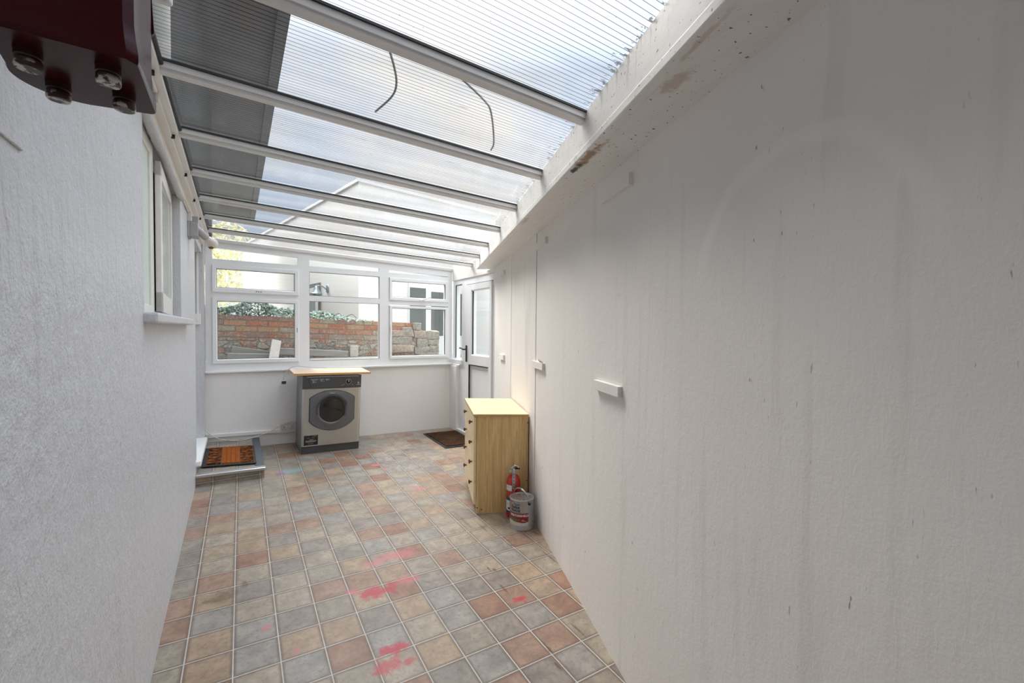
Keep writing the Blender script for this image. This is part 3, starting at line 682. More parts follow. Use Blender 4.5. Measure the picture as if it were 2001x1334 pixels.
# plug and flex hanging behind the board
fl = thing('dryer_flex', 'white flex with a plug looping off the board behind the dryer', 'cable', (0.43, 5.25, 0.83))
bm = bmesh.new(); tube(bm, spline([(0.86, 5.225, 0.958), (0.79, 5.235, 0.963), (0.655, 5.243, 0.972), (0.555, 5.248, 0.985), (0.489, 5.25, 0.962), (0.44, 5.25, 0.90), (0.428, 5.25, 0.855), (0.43, 5.25, 0.835)], 8), 0.0036, 8)
obj('flex', bm, M_CABLE, fl, True)
bm = B(((0.405, 5.232, 0.795), (0.455, 5.262, 0.835)), bev=0.008)
pg = obj('plug', bm, M_WPL, fl)
obj('plug_face', B(((0.409, 5.228, 0.799), (0.451, 5.2325, 0.831)), bev=0.003), simple('dark_brown_plug', (0.06, 0.02, 0.012), 0.4), pg)
obj('pin', B(((0.426, 5.214, 0.818), (0.434, 5.23, 0.822)), ((0.413, 5.214, 0.805), (0.420, 5.23, 0.809)), ((0.440, 5.214, 0.805), (0.447, 5.23, 0.809))), M_CHROME, pg)

# ------------------------------------------------------------------ socket, trunking, trailing cable
so = thing('double_socket', 'white double wall socket at the end of the trunking left of the dryer', 'socket', (0.472, L-0.004, 0.316))
M_SOCK = upvc('shade_toned_white_plastic', (0.62, 0.57, 0.545), 0.4, 0.2)  # white plastic greyed, its shadows put into the colour
obj('back_box', B(((0.400, L-0.034, 0.268), (0.545, L-0.004, 0.365)), bev=0.003), M_SOCK, so)
obj('face_plate', B(((0.398, L-0.041, 0.266), (0.547, L-0.033, 0.367)), bev=0.003), M_SOCK, so)
for cx in (0.432, 0.513):
    obj('socket_holes', B(((cx-0.003, L-0.0425, 0.322), (cx+0.003, L-0.0400, 0.334)), ((cx-0.015, L-0.0425, 0.303), (cx-0.008, L-0.0400, 0.309)), ((cx+0.008, L-0.0425, 0.303), (cx+0.015, L-0.0400, 0.309))), M_BLK, so)
    sx = 0.458 if cx < 0.47 else 0.482
    obj('rocker_switch', B(((sx-0.006, L-0.044, 0.325), (sx+0.006, L-0.040, 0.345)), bev=0.001), M_WPL, so)
def trk(p): return Vector((p[0], p[1], p[2] + (0.0 - 0.020*(p[0]+0.24)/0.64)))
tag(obj('cable_trunking', B(((-0.262, L-0.026, 0.292), (0.400, L-0.004, 0.326)), f=trk, bev=0.002), M_WPL), 'white plastic trunking running along the end wall to the double socket', 'cable trunking')
bm = bmesh.new(); tube(bm, spline([(-0.255, 5.262, 0.372), (-0.225, 5.245, 0.335), (-0.18, 5.235, 0.302), (-0.115, 5.232, 0.268), (0.03, 5.232, 0.243), (0.157, 5.234, 0.262), (0.276, 5.236, 0.295), (0.398, 5.236, 0.352), (0.479, 5.240, 0.384), (0.532, 5.262, 0.373), (0.56, 5.275, 0.345)], 8), 0.0042, 8)
tag(obj('trailing_cable', bm, M_CABLE, None, True), 'thin off-white cable drooping in front of the end wall over the socket', 'cable')

# ------------------------------------------------------------------ step with mat
st = thing('tiled_step', 'low tile-covered step with metal nosing in front of the left doorway', 'step', (-0.04, 4.75, fz(-0.04, 4.75)))
obj('step_body', B(((XL+0.001, 4.245, 0.0), (0.197, L-0.006, 0.086)), f=FL, bev=0.0), M_RISER, st)
bm = bmesh.new()
pf = [(4.230, 0.071), (4.230, 0.089), (4.236, 0.094), (4.285, 0.094), (4.285, 0.087), (4.246, 0.087), (4.243, 0.071)]
prism(bm, pf, XL+0.001, 0.205, lambda u, v, h: FL((h, u, v)))
obj('metal_nosing', bm, simple('brushed_aluminium', (0.58, 0.57, 0.55), 0.32, 0.9, 0.1, 60), st)
obj('edge_strip', B(((0.135, 4.286, 0.0862), (0.2005, L-0.008, 0.0925)), f=FL, bev=0.002), simple('dark_grey_strip', (0.075, 0.085, 0.10), 0.45), st)
def coir_mat(name, cols, sc=(18, 60)):
    k = Nt(name); p = k.pos()
    f = k.noise(k.mapping(p, scale=(sc[0], sc[1], 20)), 1.0, 3, 0.5); fib = k.noise(p, 260, 3, 0.7)
    c = k.ramp(f, cols); c = k.mix(k.math('MULTIPLY', k.range(fib, 0.4, 0.7), 0.35), c, tuple(x*0.35 for x in cols[-1][1]))
    c = k.mix(k.math('MULTIPLY', k.range(k.noise(p, 110, 2), 0.70, 0.74), 0.7), c, (0.55, 0.5, 0.42))
    k.bsdf(c, 0.95, 0, k.bump(fib, 1.0, 0.006), 0.1); return k.m
OR0, OR1, BK = (0.30, 0.075, 0.010), (0.42, 0.115, 0.018), (0.020, 0.018, 0.010)
M_COIR_P = coir_mat('coir_black_pattern', [(0.485, BK), (0.52, (0.10, 0.03, 0.008)), (0.55, OR0), (0.8, OR1)], (22, 34))
M_COIR_O = coir_mat('coir_orange', [(0.3, OR0), (0.7, OR1)], (30, 30))
mt = thing('coir_doormat', 'orange and black patterned coir mat on the tiled step', 'doormat', FL((-0.05, 4.68, 0.095)))
def mtp(p):
    u, v, h = p; x = -0.252 + u*(0.395 - 0.0*v) ; y = 4.392 + v*0.585 + (1-u)*0.03 - u*0.03
    return FL((x, y, 0.0945 + h))
bm = bmesh.new(); prism(bm, [(0, 0), (1, 0), (1, 1), (0, 1)], 0, 0.007, lambda u, v, h: mtp((u, v, h)))
obj('rubber_backing', bm, M_BLACK, mt)
for u0, u1, mat_ in ((0.09, 0.345, M_COIR_P), (0.355, 0.695, M_COIR_O), (0.705, 0.96, M_COIR_P)):
    bm = bmesh.new()
    if mat_ is M_COIR_O:
        nl = 4
        for q in range(nl):
            a, b = u0+(u1-u0)*q/nl+0.004, u0+(u1-u0)*(q+1)/nl-0.004
            ol = [(a, 0.06)] + [(b, 0.06)] + [(b-(b-a)*0.0, 0.94)] + [(a+(b-a)*(0.5+0.5*math.cos(t*PI/6)), 0.94+0.03*math.sin(t*PI/6)) for t in range(1, 6)] + [(a, 0.94)]
            prism(bm, ol, 0.006, 0.017, lambda u, v, h: mtp((u, v, h)))
    else: prism(bm, [(u0, 0.06), (u1, 0.06), (u1, 0.95), (u0, 0.95)], 0.006, 0.017, lambda u, v, h: mtp((u, v, h)))
    obj('coir_panel', bm, mat_, mt)
bm = bmesh.new(); prism(bm, [(0.085, 0.055), (0.965, 0.055), (0.965, 0.955), (0.085, 0.955)], 0.0068, 0.0078, lambda u, v, h: mtp((u, v, h)))
obj('coir_ground', bm, simple('grey_mat_ground', (0.30, 0.24, 0.20), 0.9), mt)
M_COIR_B = coir_mat('coir_dark_brown', [(0.35, (0.022, 0.012, 0.008)), (0.55, (0.060, 0.028, 0.014)), (0.75, (0.13, 0.055, 0.025))], (8, 70))
m2 = thing('brown_doormat', 'dark brown ribbed coir mat on the floor by the glazed door', 'doormat', FL((2.14, 4.78, 0.0)))
obj('rubber_border', B(((1.94, 4.415, 0.001), (2.372, 5.085, 0.010)), f=FL, bev=0.002), M_BLACK, m2)
obj('coir_pile', B(((1.965, 4.445, 0.009), (2.35, 5.06, 0.018)), f=FL, bev=0.002), M_COIR_B, m2)

# ------------------------------------------------------------------ chest of drawers
S0, LEN = 2.8502, 0.655
def cc(p): return RWF(S0+p[0], p[1], p[2])
ch = thing('chest_of_drawers', 'pale pine-effect chest of four drawers standing against the right wall', 'chest of drawers', cc((LEN/2, 0.2, 0)))
obj('side_panel', B(((0, 0.012, 0.0), (0.016, 0.400, 0.7155)), f=cc), M_PINE, ch)
obj('side_panel', B(((LEN-0.016, 0.012, 0.0), (LEN, 0.400, 0.7155)), f=cc), M_PINE, ch)
obj('back_panel', B(((0.002, 0.012, 0.02), (LEN-0.002, 0.016, 0.714)), f=cc), M_PINE_EDGE, ch)
bm = B(((-0.008, 0.010, 0.7160), (LEN+0.008, 0.4245, 0.7345)), f=cc, bev=0.002)
tp = obj('top', bm, M_PINE_TOP, ch)
bm = bmesh.new()
for a, b in (((-0.0086, 0.010, 0.7168), (-0.0078, 0.4245, 0.7335)), ((-0.008, 0.4242, 0.7168), (LEN+0.008, 0.4250, 0.7335))): box(bm, a, b, cc)
obj('top_edging', bm, M_PINE_EDGE, tp)
obj('plinth', B(((0.016, 0.375, 0.0), (LEN-0.016, 0.390, 0.066)), f=cc), M_PINE_EDGE, ch)
for i, (za, zt) in enumerate(((0.068, 0.226), (0.2285, 0.3865), (0.389, 0.548), (0.5505, 0.7115))):
    dr = thing('drawer', None, None, Vector((0, 0, 0))); dr.parent = ch; dr.location = Vector((0, 0, 0))
    obj('drawer_front', B(((0.003, 0.402, za), (LEN-0.003, 0.4205, zt)), f=cc, bev=0.001), M_PINE_TOP, dr)
    obj('drawer_box', B(((0.022, 0.02, za+0.006), (LEN-0.022, 0.401, zt-0.02)), f=cc), M_PINE_EDGE, dr)
    zc = (0.205, 0.360, 0.510, 0.662)[i] - 0.012 - 0.003*0
    for s_ in (0.125, 0.515):
        bm = bmesh.new(); lathe(bm, [(0, 0.4205), (0.0075, 0.4205), (0.006, 0.427), (0.0065, 0.431), (0.0165, 0.434), (0.0175, 0.4395), (0.0125, 0.445), (0, 0.447)], lambda a, b, h, s_=s_, zc=zc: cc((s_+a, h, zc+b)), 18)
        obj('knob', bm, M_KNOB, dr, True)
for (dq, zq) in ((0.392, 0.044), (0.362, 0.029), (0.022, 0.234), (0.018, 0.670)):
    bm = bmesh.new(); lathe(bm, [(0, 0.0), (0.0045, 0.0), (0.0045, 0.0012), (0, 0.0012)], lambda a, b, h, dq=dq, zq=zq: cc((-h, dq+a, zq+b)), 12)
    obj('screw_cap', bm, M_BLK, ch)

# ------------------------------------------------------------------ fire extinguisher
def ec(p): return RWF(2.785, 0.135, 0) + Vector(p)
e_ang = math.atan2(-1, -0.55)                              # side turned to the room
fe = thing('fire_extinguisher', 'small red fire extinguisher standing between the chest and the paint tin', 'fire extinguisher', ec((0, 0, 0)))
bm = bmesh.new(); lathe(bm, [(0, 0.004), (0.044, 0.004), (0.047, 0.0), (0.0505, 0.008), (0.0510, 0.24), (0.0500, 0.262), (0.044, 0.284), (0.032, 0.300), (0.018, 0.308), (0.014, 0.312), (0.014, 0.318), (0, 0.318)], lambda a, b, h: ec((a, b, h)), 36)
obj('cylinder', bm, M_RED, fe, True)
def band(r, z0, z1, a0, a1, n=14):
    b_ = bmesh.new(); vs = [[b_.verts.new(ec((rr*math.cos(a0+(a1-a0)*i/n), rr*math.sin(a0+(a1-a0)*i/n), z)) ) for i in range(n+1)] for rr, z in ((r, z0), (r, z1), (r-0.001, z1), (r-0.001, z0))]
    for q in range(4):
        A, Bq = vs[q], vs[(q+1) % 4]
        for i in range(n): b_.faces.new([A[i], A[i+1], Bq[i+1], Bq[i]])
    b_.faces.new([v[0] for v in vs]); b_.faces.new([v[-1] for v in vs][::-1])
    return b_
aL = math.radians(188)
lb = obj('label', band(0.0520, 0.040, 0.130, aL-0.9, aL+0.6), M_LABEL, fe)
obj('label_band', band(0.0524, 0.130, 0.148, aL-0.9, aL+0.6), M_BLUE, fe); obj('label_band', band(0.0524, 0.040, 0.056, aL-0.9, aL+0.6), M_BLUE, fe)
bm = bmesh.new()
for z in (0.112, 0.104, 0.096): 
    pass
obj('label_print', band(0.0524, 0.108, 0.111, aL-0.55, aL+0.5), M_PRINT, fe); obj('label_print', band(0.0524, 0.098, 0.100, aL-0.5, aL+0.4), M_PRINT, fe)
obj('label_print', band(0.0524, 0.066, 0.080, aL+0.0, aL+0.35), M_BLK, fe)
lb2 = obj('inspection_label', band(0.0520, 0.200, 0.240, aL-0.75, aL+0.62), M_LABEL, fe)
obj('label_print', band(0.0524, 0.224, 0.228, aL-0.5, aL+0.35), M_PRINT, fe)
bm = bmesh.new(); lathe(bm, [(0, 0.314), (0.014, 0.314), (0.015, 0.322), (0.012, 0.326), (0.013, 0.345), (0.010, 0.352), (0, 0.352)], lambda a, b, h: ec((a, b, h)), 20)
obj('valve', bm, M_CHROME, fe, 40)
def eh(p): return ec((0.84*p[0]-0.54*p[1], 0.54*p[0]*-1.0+0.84*p[1]*-1.0+0, p[2]))     # local x to the right of the view, y towards it
bm = bmesh.new(); tube(bm, [eh(p) for p in spline([(-0.012, 0.0, 0.348), (-0.004, 0, 0.362), (0.012, 0, 0.368), (0.030, 0, 0.363), (0.037, 0, 0.356)], 5)], [0.010]*10+[0.009]*11, 8)
obj('carry_handle', bm, M_CHROME, fe, True)
obj('squeeze_lever', B(((0.010, -0.006, 0.345), (0.045, 0.006, 0.356)), f=eh, bev=0.002), M_BLK, fe)
bm = bmesh.new(); lathe(bm, [(0, 0), (0.013, 0), (0.014, 0.004), (0.013, 0.009), (0, 0.009)], lambda a, b, h: eh((-0.024+a, 0.006+h, 0.338+b)), 20)
obj('pressure_gauge', bm, M_CHROME, fe, 40)
bm = bmesh.new(); tube(bm, [eh((-0.036+0.012*math.cos(t), 0.004, 0.352+0.012*math.sin(t))) for t in [2*PI*i/20 for i in range(20)]], 0.0018, 6); obj('safety_pin', bm, M_CHROME, fe, True)
bm = bmesh.new(); prism(bm, [(-0.012, 0.225), (-0.007, 0.218), (0.003, 0.218), (0.008, 0.225), (0.008, 0.268), (-0.012, 0.268)], 0.051, 0.0545, lambda u, v, h: eh((u+0.004, h, v)))
prism(bm, [(-0.012, 0.268), (0.008, 0.268), (0.008, 0.338), (-0.012, 0.338)], 0.051, 0.0545, lambda u, v, h: eh((u+0.004, h - 0.030*(v-0.268)/0.07, v)))
sp_ = obj('hanging_strap', bm, M_CHROME, fe)
bm = bmesh.new()
for v in (0.232, 0.254, 0.276, 0.298, 0.318):
    lathe(bm, [(0, 0), (0.0035, 0), (0.0035, 0.002), (0, 0.002)], lambda a, b, h, v=v: eh((0.002+a, 0.0537 - (0.030*max(0, (v+b-0.268)/0.07)) + h, v+b)), 10)
obj('strap_hole', bm, M_BLK, sp_)

# ------------------------------------------------------------------ paint tin
TC = RWF(2.624, 0.110, 0.0); TR = 0.084; TH = 0.205
def tc(p): return TC + Vector(p)
vdir = math.atan2(-TC.y, -TC.x)                             # towards the middle of the room
tn = thing('paint_tin', 'grey paint tin with wire handle and rusty lid, on the floor by the wall', 'paint tin', tc((0, 0, 0)))
bm = bmesh.new(); lathe(bm, [(0, 0.003), (TR-0.006, 0.003), (TR, 0.0), (TR+0.001, 0.006), (TR-0.001, 0.010), (TR-0.001, TH-0.006), (TR+0.002, TH-0.002), (TR+0.001, TH+0.002), (TR-0.004, TH+0.003), (TR-0.007, TH-0.006), (TR-0.010, TH-0.010), (0, TH-0.010)], lambda a, b, h: tc((a, b, h)), 48)
obj('can', bm, M_TIN, tn, 40)
bm = bmesh.new(); lathe(bm, [(0, TH-0.007), (0.058, TH-0.007), (0.062, TH-0.004), (0.070, TH-0.004), (0.0735, TH-0.0075), (0, TH-0.0095)], lambda a, b, h: tc((a, b, h)), 40)
obj('lid', bm, M_LID, tn, 40)
# u: metres along the curved face measured to the right of the view, from the label's left edge
def onc(u, z, h=0.0): 
    a = vdir + math.radians(-62) + u/TR
    return tc(((TR+0.0005+h)*math.cos(a), (TR+0.0005+h)*math.sin(a), z))
def cyl_patch(outline_fn, u0, u1, h0, h1, nu=24):
    b_ = bmesh.new(); V = []
    for i in range(nu+1):
        u = u0+(u1-u0)*i/nu; z0, z1 = outline_fn(u)
        V.append([b_.verts.new(onc(u, z, h)) for z, h in ((z0, h0), (z1, h0), (z1, h1), (z0, h1))])
    for A, Bq in zip(V, V[1:]):
        for q in range(4): b_.faces.new([A[q], A[(q+1) % 4], Bq[(q+1) % 4], Bq[q]])
    b_.faces.new(V[0][::-1]); b_.faces.new(V[-1])
    return b_
UW = 0.138
def rc(u, z0, z1, r=0.014):
    k_ = max(0, (u-(UW-r))/r); return (z0 + r*(1-math.sqrt(max(0, 1-k_*k_))), z1)
lab = obj('label', cyl_patch(lambda u: rc(u, 0.036, 0.118), -0.01, UW, 0, 0.0006), M_TINLITE, tn)
obj('red_panel', cyl_patch(lambda u: (0.064+0.012*(u/UW-0.7)**2*2, 0.120), -0.01, UW, 0.0006, 0.0011), M_TRED, lab)
obj('green_edge', cyl_patch(lambda u: (0.0585+0.010*(u/UW-0.7)**2*2, 0.0655+0.012*(u/UW-0.7)**2*2), -0.01, UW, 0.0006, 0.0013), M_TGRN, lab)
obj('colour_swatch', cyl_patch(lambda u: (0.038, 0.056), 0.004, 0.066, 0.0006, 0.0012), M_CREAMLB, lab)
obj('guarantee_patch', cyl_patch(lambda u: (0.058, 0.088), 0.082, 0.118, 0.0011, 0.0018), M_TRED, lab)
def ct(u0, z0, hh): return lambda a, b, h: onc(u0+a, z0+b, hh+h)
obj('lettering', text_bm('WEATHERSHIELD', 0.021, ct(0.006, 0.0985, 0.0014), xs=0.80, bold=0.0004), M_WHITE, lab)
obj('lettering', text_bm('15', 0.018, ct(0.088, 0.068, 0.0022), xs=0.9), M_WHITE, lab)
obj('lettering', text_bm('year', 0.007, ct(0.105, 0.069, 0.0022), xs=0.9), M_WHITE, lab)
obj('lettering', text_bm('Dulux', 0.027, ct(0.010, 0.152, 0.0006), xs=1.0, bold=0.0004), M_BLK, lab)
obj('lettering', text_bm('TRADE', 0.024, ct(0.006, 0.129, 0.0006), xs=1.0, bold=0.0002), M_BLK, lab)
bm = cyl_patch(lambda u: (0.0905, 0.0935), 0.008, 0.060, 0.0011, 0.0016, 12); obj('label_line', bm, M_TGRN, lab)
bm = cyl_patch(lambda u: (0.0820, 0.0845), 0.008, 0.096, 0.0011, 0.0016, 12); obj('label_line', bm, M_TGRN, lab)
bm = cyl_patch(lambda u: (0.0745, 0.0758), 0.004, 0.080, 0.0011, 0.0016, 12); obj('label_line', bm, M_PRINT, lab)
bm = cyl_patch(lambda u: (0.0455, 0.0480), 0.008, 0.030, 0.0012, 0.0016, 6); obj('label_line', bm, M_PRINT, lab)
def fl_(u): 
    t = (u-0.008)/0.068; return 0.182 + 0.012*math.cos(t*PI*1.25+0.15)*(1-t*0.35) + 0.004*t
for (a, b, m_) in ((0.008, 0.020, M_ORG), (0.020, 0.032, M_YEL), (0.032, 0.046, M_TGRN), (0.046, 0.077, M_TBLUE)):
    obj('logo_flash', cyl_patch(lambda u: (fl_(u)-0.003-0.004*max(0, 1-abs(u-0.012)/0.012), fl_(u)+0.0028), a, b, 0.0004, 0.0012, 8), m_, lab)
bm = bmesh.new()
bar_ = obj('barcode_label', cyl_patch(lambda u: (0.036, 0.070), 0.168, 0.186, 0, 0.0008, 4), M_LABEL, tn)
for z in [0.040+0.0035*i for i in range(8)]:
    b2 = cyl_patch(lambda u: (z, z+random.choice((0.001, 0.0018))), 0.170, 0.184, 0.0008, 0.0012, 3)
    me_ = bpy.data.meshes.new('t'); b2.to_mesh(me_); bm.from_mesh(me_); bpy.data.meshes.remove(me_); b2.free()
obj('barcode', bm, M_BLK, bar_)
hdir = vdir + math.radians(38)
ea = tc(((TR+0.004)*math.cos(hdir), (TR+0.004)*math.sin(hdir), TH-0.022)); eb = tc(((TR+0.004)*math.cos(hdir+PI), (TR+0.004)*math.sin(hdir+PI), TH-0.022))
mid = (ea+eb)/2; side = Vector((math.cos(hdir+PI/2), math.sin(hdir+PI/2), 0)); hv = (ea-eb)/2
bm = bmesh.new(); hp = [mid + hv*math.cos(t)*1.0 + Vector((0, 0, 0.082))*math.sin(t) - side*0.012*math.sin(t) for t in [PI*i/24 for i in range(25)]]
tube(bm, hp, 0.0042, 8); hndl = obj('handle', bm, simple('grey_wire_handle', (0.36, 0.365, 0.37), 0.35, 0.6), tn, True)
bm = bmesh.new(); tube(bm, hp[8:12], 0.0058, 8); obj('handle_grip', bm, M_LABEL, hndl, True)
for e in (ea, eb):
    bm = bmesh.new(); dd = (e-mid).normalized(); lathe(bm, [(0, -0.004), (0.011, -0.004), (0.011, 0.0), (0.006, 0.003), (0, 0.003)], lambda a, b, h: e + dd*h + Vector((-dd.y, dd.x, 0))*a + Vector((0, 0, 1))*b, 16)
    obj('handle_ear', bm, M_BLK, tn, 40)

# ------------------------------------------------------------------ painted wood blocks left on the right wall
for (s0, s1, z0, z1, lab_) in ((1.268, 1.535, 1.963, 2.012, 'white painted wooden block high on the right wall, nearest the camera of the upper three'),
        (2.428, 2.690, 1.958, 2.004, 'white painted wooden block high on the right wall at the top of the board joint'),
        (3.875, 4.080, 1.936, 1.980, 'small white wooden block high on the right wall next to the glazed door'),
        (3.860, 4.080, 1.105, 1.156, 'white wooden block at handle height on the right wall next to the glazed door'),
        (2.465, 2.735, 1.134, 1.182, 'white wooden block with a torn splinter on top, above the chest of drawers'),
        (1.335, 1.590, 1.130, 1.174, 'white painted wooden block low on the right wall, nearest the camera of the lower three')):
    t_ = thing('wall_block', lab_, 'wooden block', RW((s0+s1)/2, 0, (z0+z1)/2), 'wooden blocks on the right wall') if 'splinter' in lab_ else None
    bm = B(((s0, -0.001, z0), (s1, 0.020, z1)), f=lambda p: RW(*p), bev=0.0015)
    if t_:
        obj('block', bm, M_RIGHT, t_)
        bm = bmesh.new(); tube(bm, [RW(*p) for p in ((2.47, 0.012, 1.181), (2.53, 0.011, 1.187), (2.58, 0.008, 1.190), (2.62, 0.006, 1.20))], [0.004, 0.006, 0.004, 0.001], 6)
        obj('splinter', bm, simple('bare_torn_wood', (0.22, 0.12, 0.06), 0.8), t_)
    else:
        o = obj('wall_block', bm, M_RIGHT, loc=RW((s0+s1)/2, 0, (z0+z1)/2)); tag(o, lab_, 'wooden block', 'wooden blocks on the right wall')

# ------------------------------------------------------------------ wall lamp, trunking and switch on the left wall
lp = thing('wall_lamp', 'grey swivel wall lamp with a white bulb, high on the left wall', 'wall lamp', (XL, 3.83, 2.08))
obj('back_plate', B(((XL, 3.76, 2.025), (XL+0.012, 3.90, 2.135)), bev=0.003), M_GPL, lp)
obj('junction_box', B(((XL+0.012, 3.775, 2.03), (XL+0.060, 3.885, 2.128)), bev=0.004), M_GPL, lp)
ax0, ax1 = Vector((-0.222, 3.82, 2.085)), Vector((-0.178, 3.86, 2.045))
bm = bmesh.new(); dv = (ax1-ax0)
tube(bm, [ax0-dv*0.4, ax0+dv*0.05, ax0+dv*0.1, ax1], [0.022, 0.024, 0.026, 0.025], 16)
obj('lamp_holder', bm, M_GPL, lp, 40)
bm = bmesh.new(); dn = dv.normalized()
tube(bm, [ax1, ax1+dn*0.012, ax1+dn*0.03, ax1+dn*0.055, ax1+dn*0.075, ax1+dn*0.088, ax1+dn*0.093], [0.020, 0.024, 0.032, 0.038, 0.034, 0.022, 0.006], 20)
obj('bulb', bm, simple('opal_white_bulb', (0.72, 0.69, 0.62), 0.25), lp, True)
bm = bmesh.new(); q0 = ax1+dn*0.045+Vector((0, 0, -0.030)); tube(bm, [q0, q0+Vector((0.006, 0.004, -0.012)), q0+Vector((0.008, 0.006, -0.018))], [0.020, 0.017, 0.006], 12)
obj('burnt_cap', bm, simple('brown_cap', (0.16, 0.06, 0.02), 0.5), lp, True)
tag(obj('lamp_trunking', B(((XL, 3.772, 2.136), (XL+0.024, 3.805, 2.196)), bev=0.002), M_WPL), 'short white trunking between the roof plate and the wall lamp', 'cable trunking')
tag(obj('conduit_box', B(((XL+0.001, 3.90, 2.10), (XL+0.055, 3.96, 2.196)), bev=0.003), M_GPL), 'small grey conduit box under the roof plate just beyond the wall lamp', 'conduit box')
tag(obj('switch_conduit', B(((-0.318, 5.182, 1.52), (-0.302, 5.199, 2.12)), bev=0.002), M_WPL), 'thin white conduit dropping down the far side of the left doorway', 'conduit')
sw = thing('light_switch', 'white box switch in the left doorway below the thin conduit', 'light switch', (-0.309, 5.199, 1.475))
obj('switch_box', B(((-0.334, 5.160, 1.423), (-0.286, 5.199, 1.527)), bev=0.003), M_WPL, sw)
obj('rocker', B(((-0.318, 5.154, 1.455), (-0.302, 5.161, 1.495)), bev=0.002), M_WPL, sw)
bm = bmesh.new(); tube(bm, spline([(XL+0.004, 1.6, 2.206), (XL+0.006, 2.0, 2.197), (XL+0.014, 2.3, 2.208), (XL+0.006, 2.55, 2.199), (XL+0.012, 2.9, 2.206), (XL+0.006, 3.2, 2.196), (XL+0.008, 3.5, 2.188), (XL+0.006, 3.78, 2.192)], 8), 0.0045, 8)
tag(obj('painted_wall_cable', bm, M_TIMBER, None, True), 'white painted cable sagging along the top of the left wall above the window', 'cable')

# ------------------------------------------------------------------ maroon box above the left wall
rb = thing('maroon_metal_box', 'dark maroon metal box with four stub feet, fixed high on the left wall', 'metal box', (-0.16, 0.78, 1.717))
ol = [(-0.098, 0.700)] + arc(-0.108, 0.840, 0.010, 0, PI/2, 4)[0:] + arc(-0.180, 0.805, 0.058, math.radians(85), math.radians(200), 12) + [(-0.226, 0.700), (-0.215, 0.690), (-0.108, 0.690)]
bm = bmesh.new()
def sec(z, sc): return [bm.verts.new((-0.165+(x+0.165)*sc, 0.775+(y-0.775)*sc, z)) for x, y in ol]
rr = [sec(1.717, 0.985), sec(1.7195, 1.0), sec(1.730, 1.0), sec(1.745, 0.965), sec(1.765, 0.935), sec(2.09, 0.935)]
n = len(ol)
for a, b in zip(rr, rr[1:]):
    for k_ in range(n): bm.faces.new([a[k_], a[(k_+1) % n], b[(k_+1) % n], b[k_]])
bm.faces.new(rr[0][::-1]); bm.faces.new(rr[-1])
obj('body', bm, M_MAROON, rb, 35)
for x, y in ((-0.202, 0.738), (-0.196, 0.816), (-0.131, 0.730), (-0.128, 0.803)):
    bm = bmesh.new(); lathe(bm, [(0.0125, 1.720), (0.0125, 1.7105), (0.0113, 1.7095), (0.0113, 1.7085), (0.0122, 1.7075), (0.0124, 1.700), (0.0113, 1.6975), (0, 1.6975)], lambda a, b, h, x=x, y=y: Vector((x+a, y+b, h)), 18)
    obj('stub_foot', bm, M_CHIP, rb, 40)
obj('wall_bracket', B(((XL, 0.73, 1.80), (-0.215, 0.82, 2.08)), bev=0.003), M_MAROON, rb)
bm = bmesh.new(); prism(bm, [(-0.130, 1.828), (-0.106, 1.828), (-0.100, 1.836), (-0.111, 2.06), (-0.135, 2.06)], 0.845, 0.851, lambda u, v, h: Vector((u, h, v)))
obj('lid_flange', bm, M_MAROON, rb)
cap_bm = bmesh.new(); tube(cap_bm, [(XL+0.001, 2.03, 2.226), (-0.236, 2.03, 2.226), (-0.231, 2.03, 2.226)], [0.022, 0.022, 0.017], 16)
tag(obj('wall_pipe_cap', cap_bm, M_GPL, None, 40), 'small grey round fitting on the left wall just beyond the maroon box', 'pipe fitting')
lt = thing('strip_light', 'white plastic end of a strip light under the roof above the maroon box', 'strip light', (-0.14, 1.2, 2.19))
obj('light_body', B(((-0.200, 0.30, 2.152), (-0.124, 1.300, 2.238)), bev=0.006), M_WPL, lt)
obj('end_cap', B(((-0.202, 1.300, 2.148), (-0.120, 1.314, 2.240)), bev=0.005), M_WPL, lt)
tag(obj('painted_blank_plate', B(((XL-0.001, 0.60, 1.668), (XL+0.004, 0.981, 1.80)), bev=0.002), M_LEFT), 'painted-over flat plate on the left wall below the maroon box', 'wall plate')

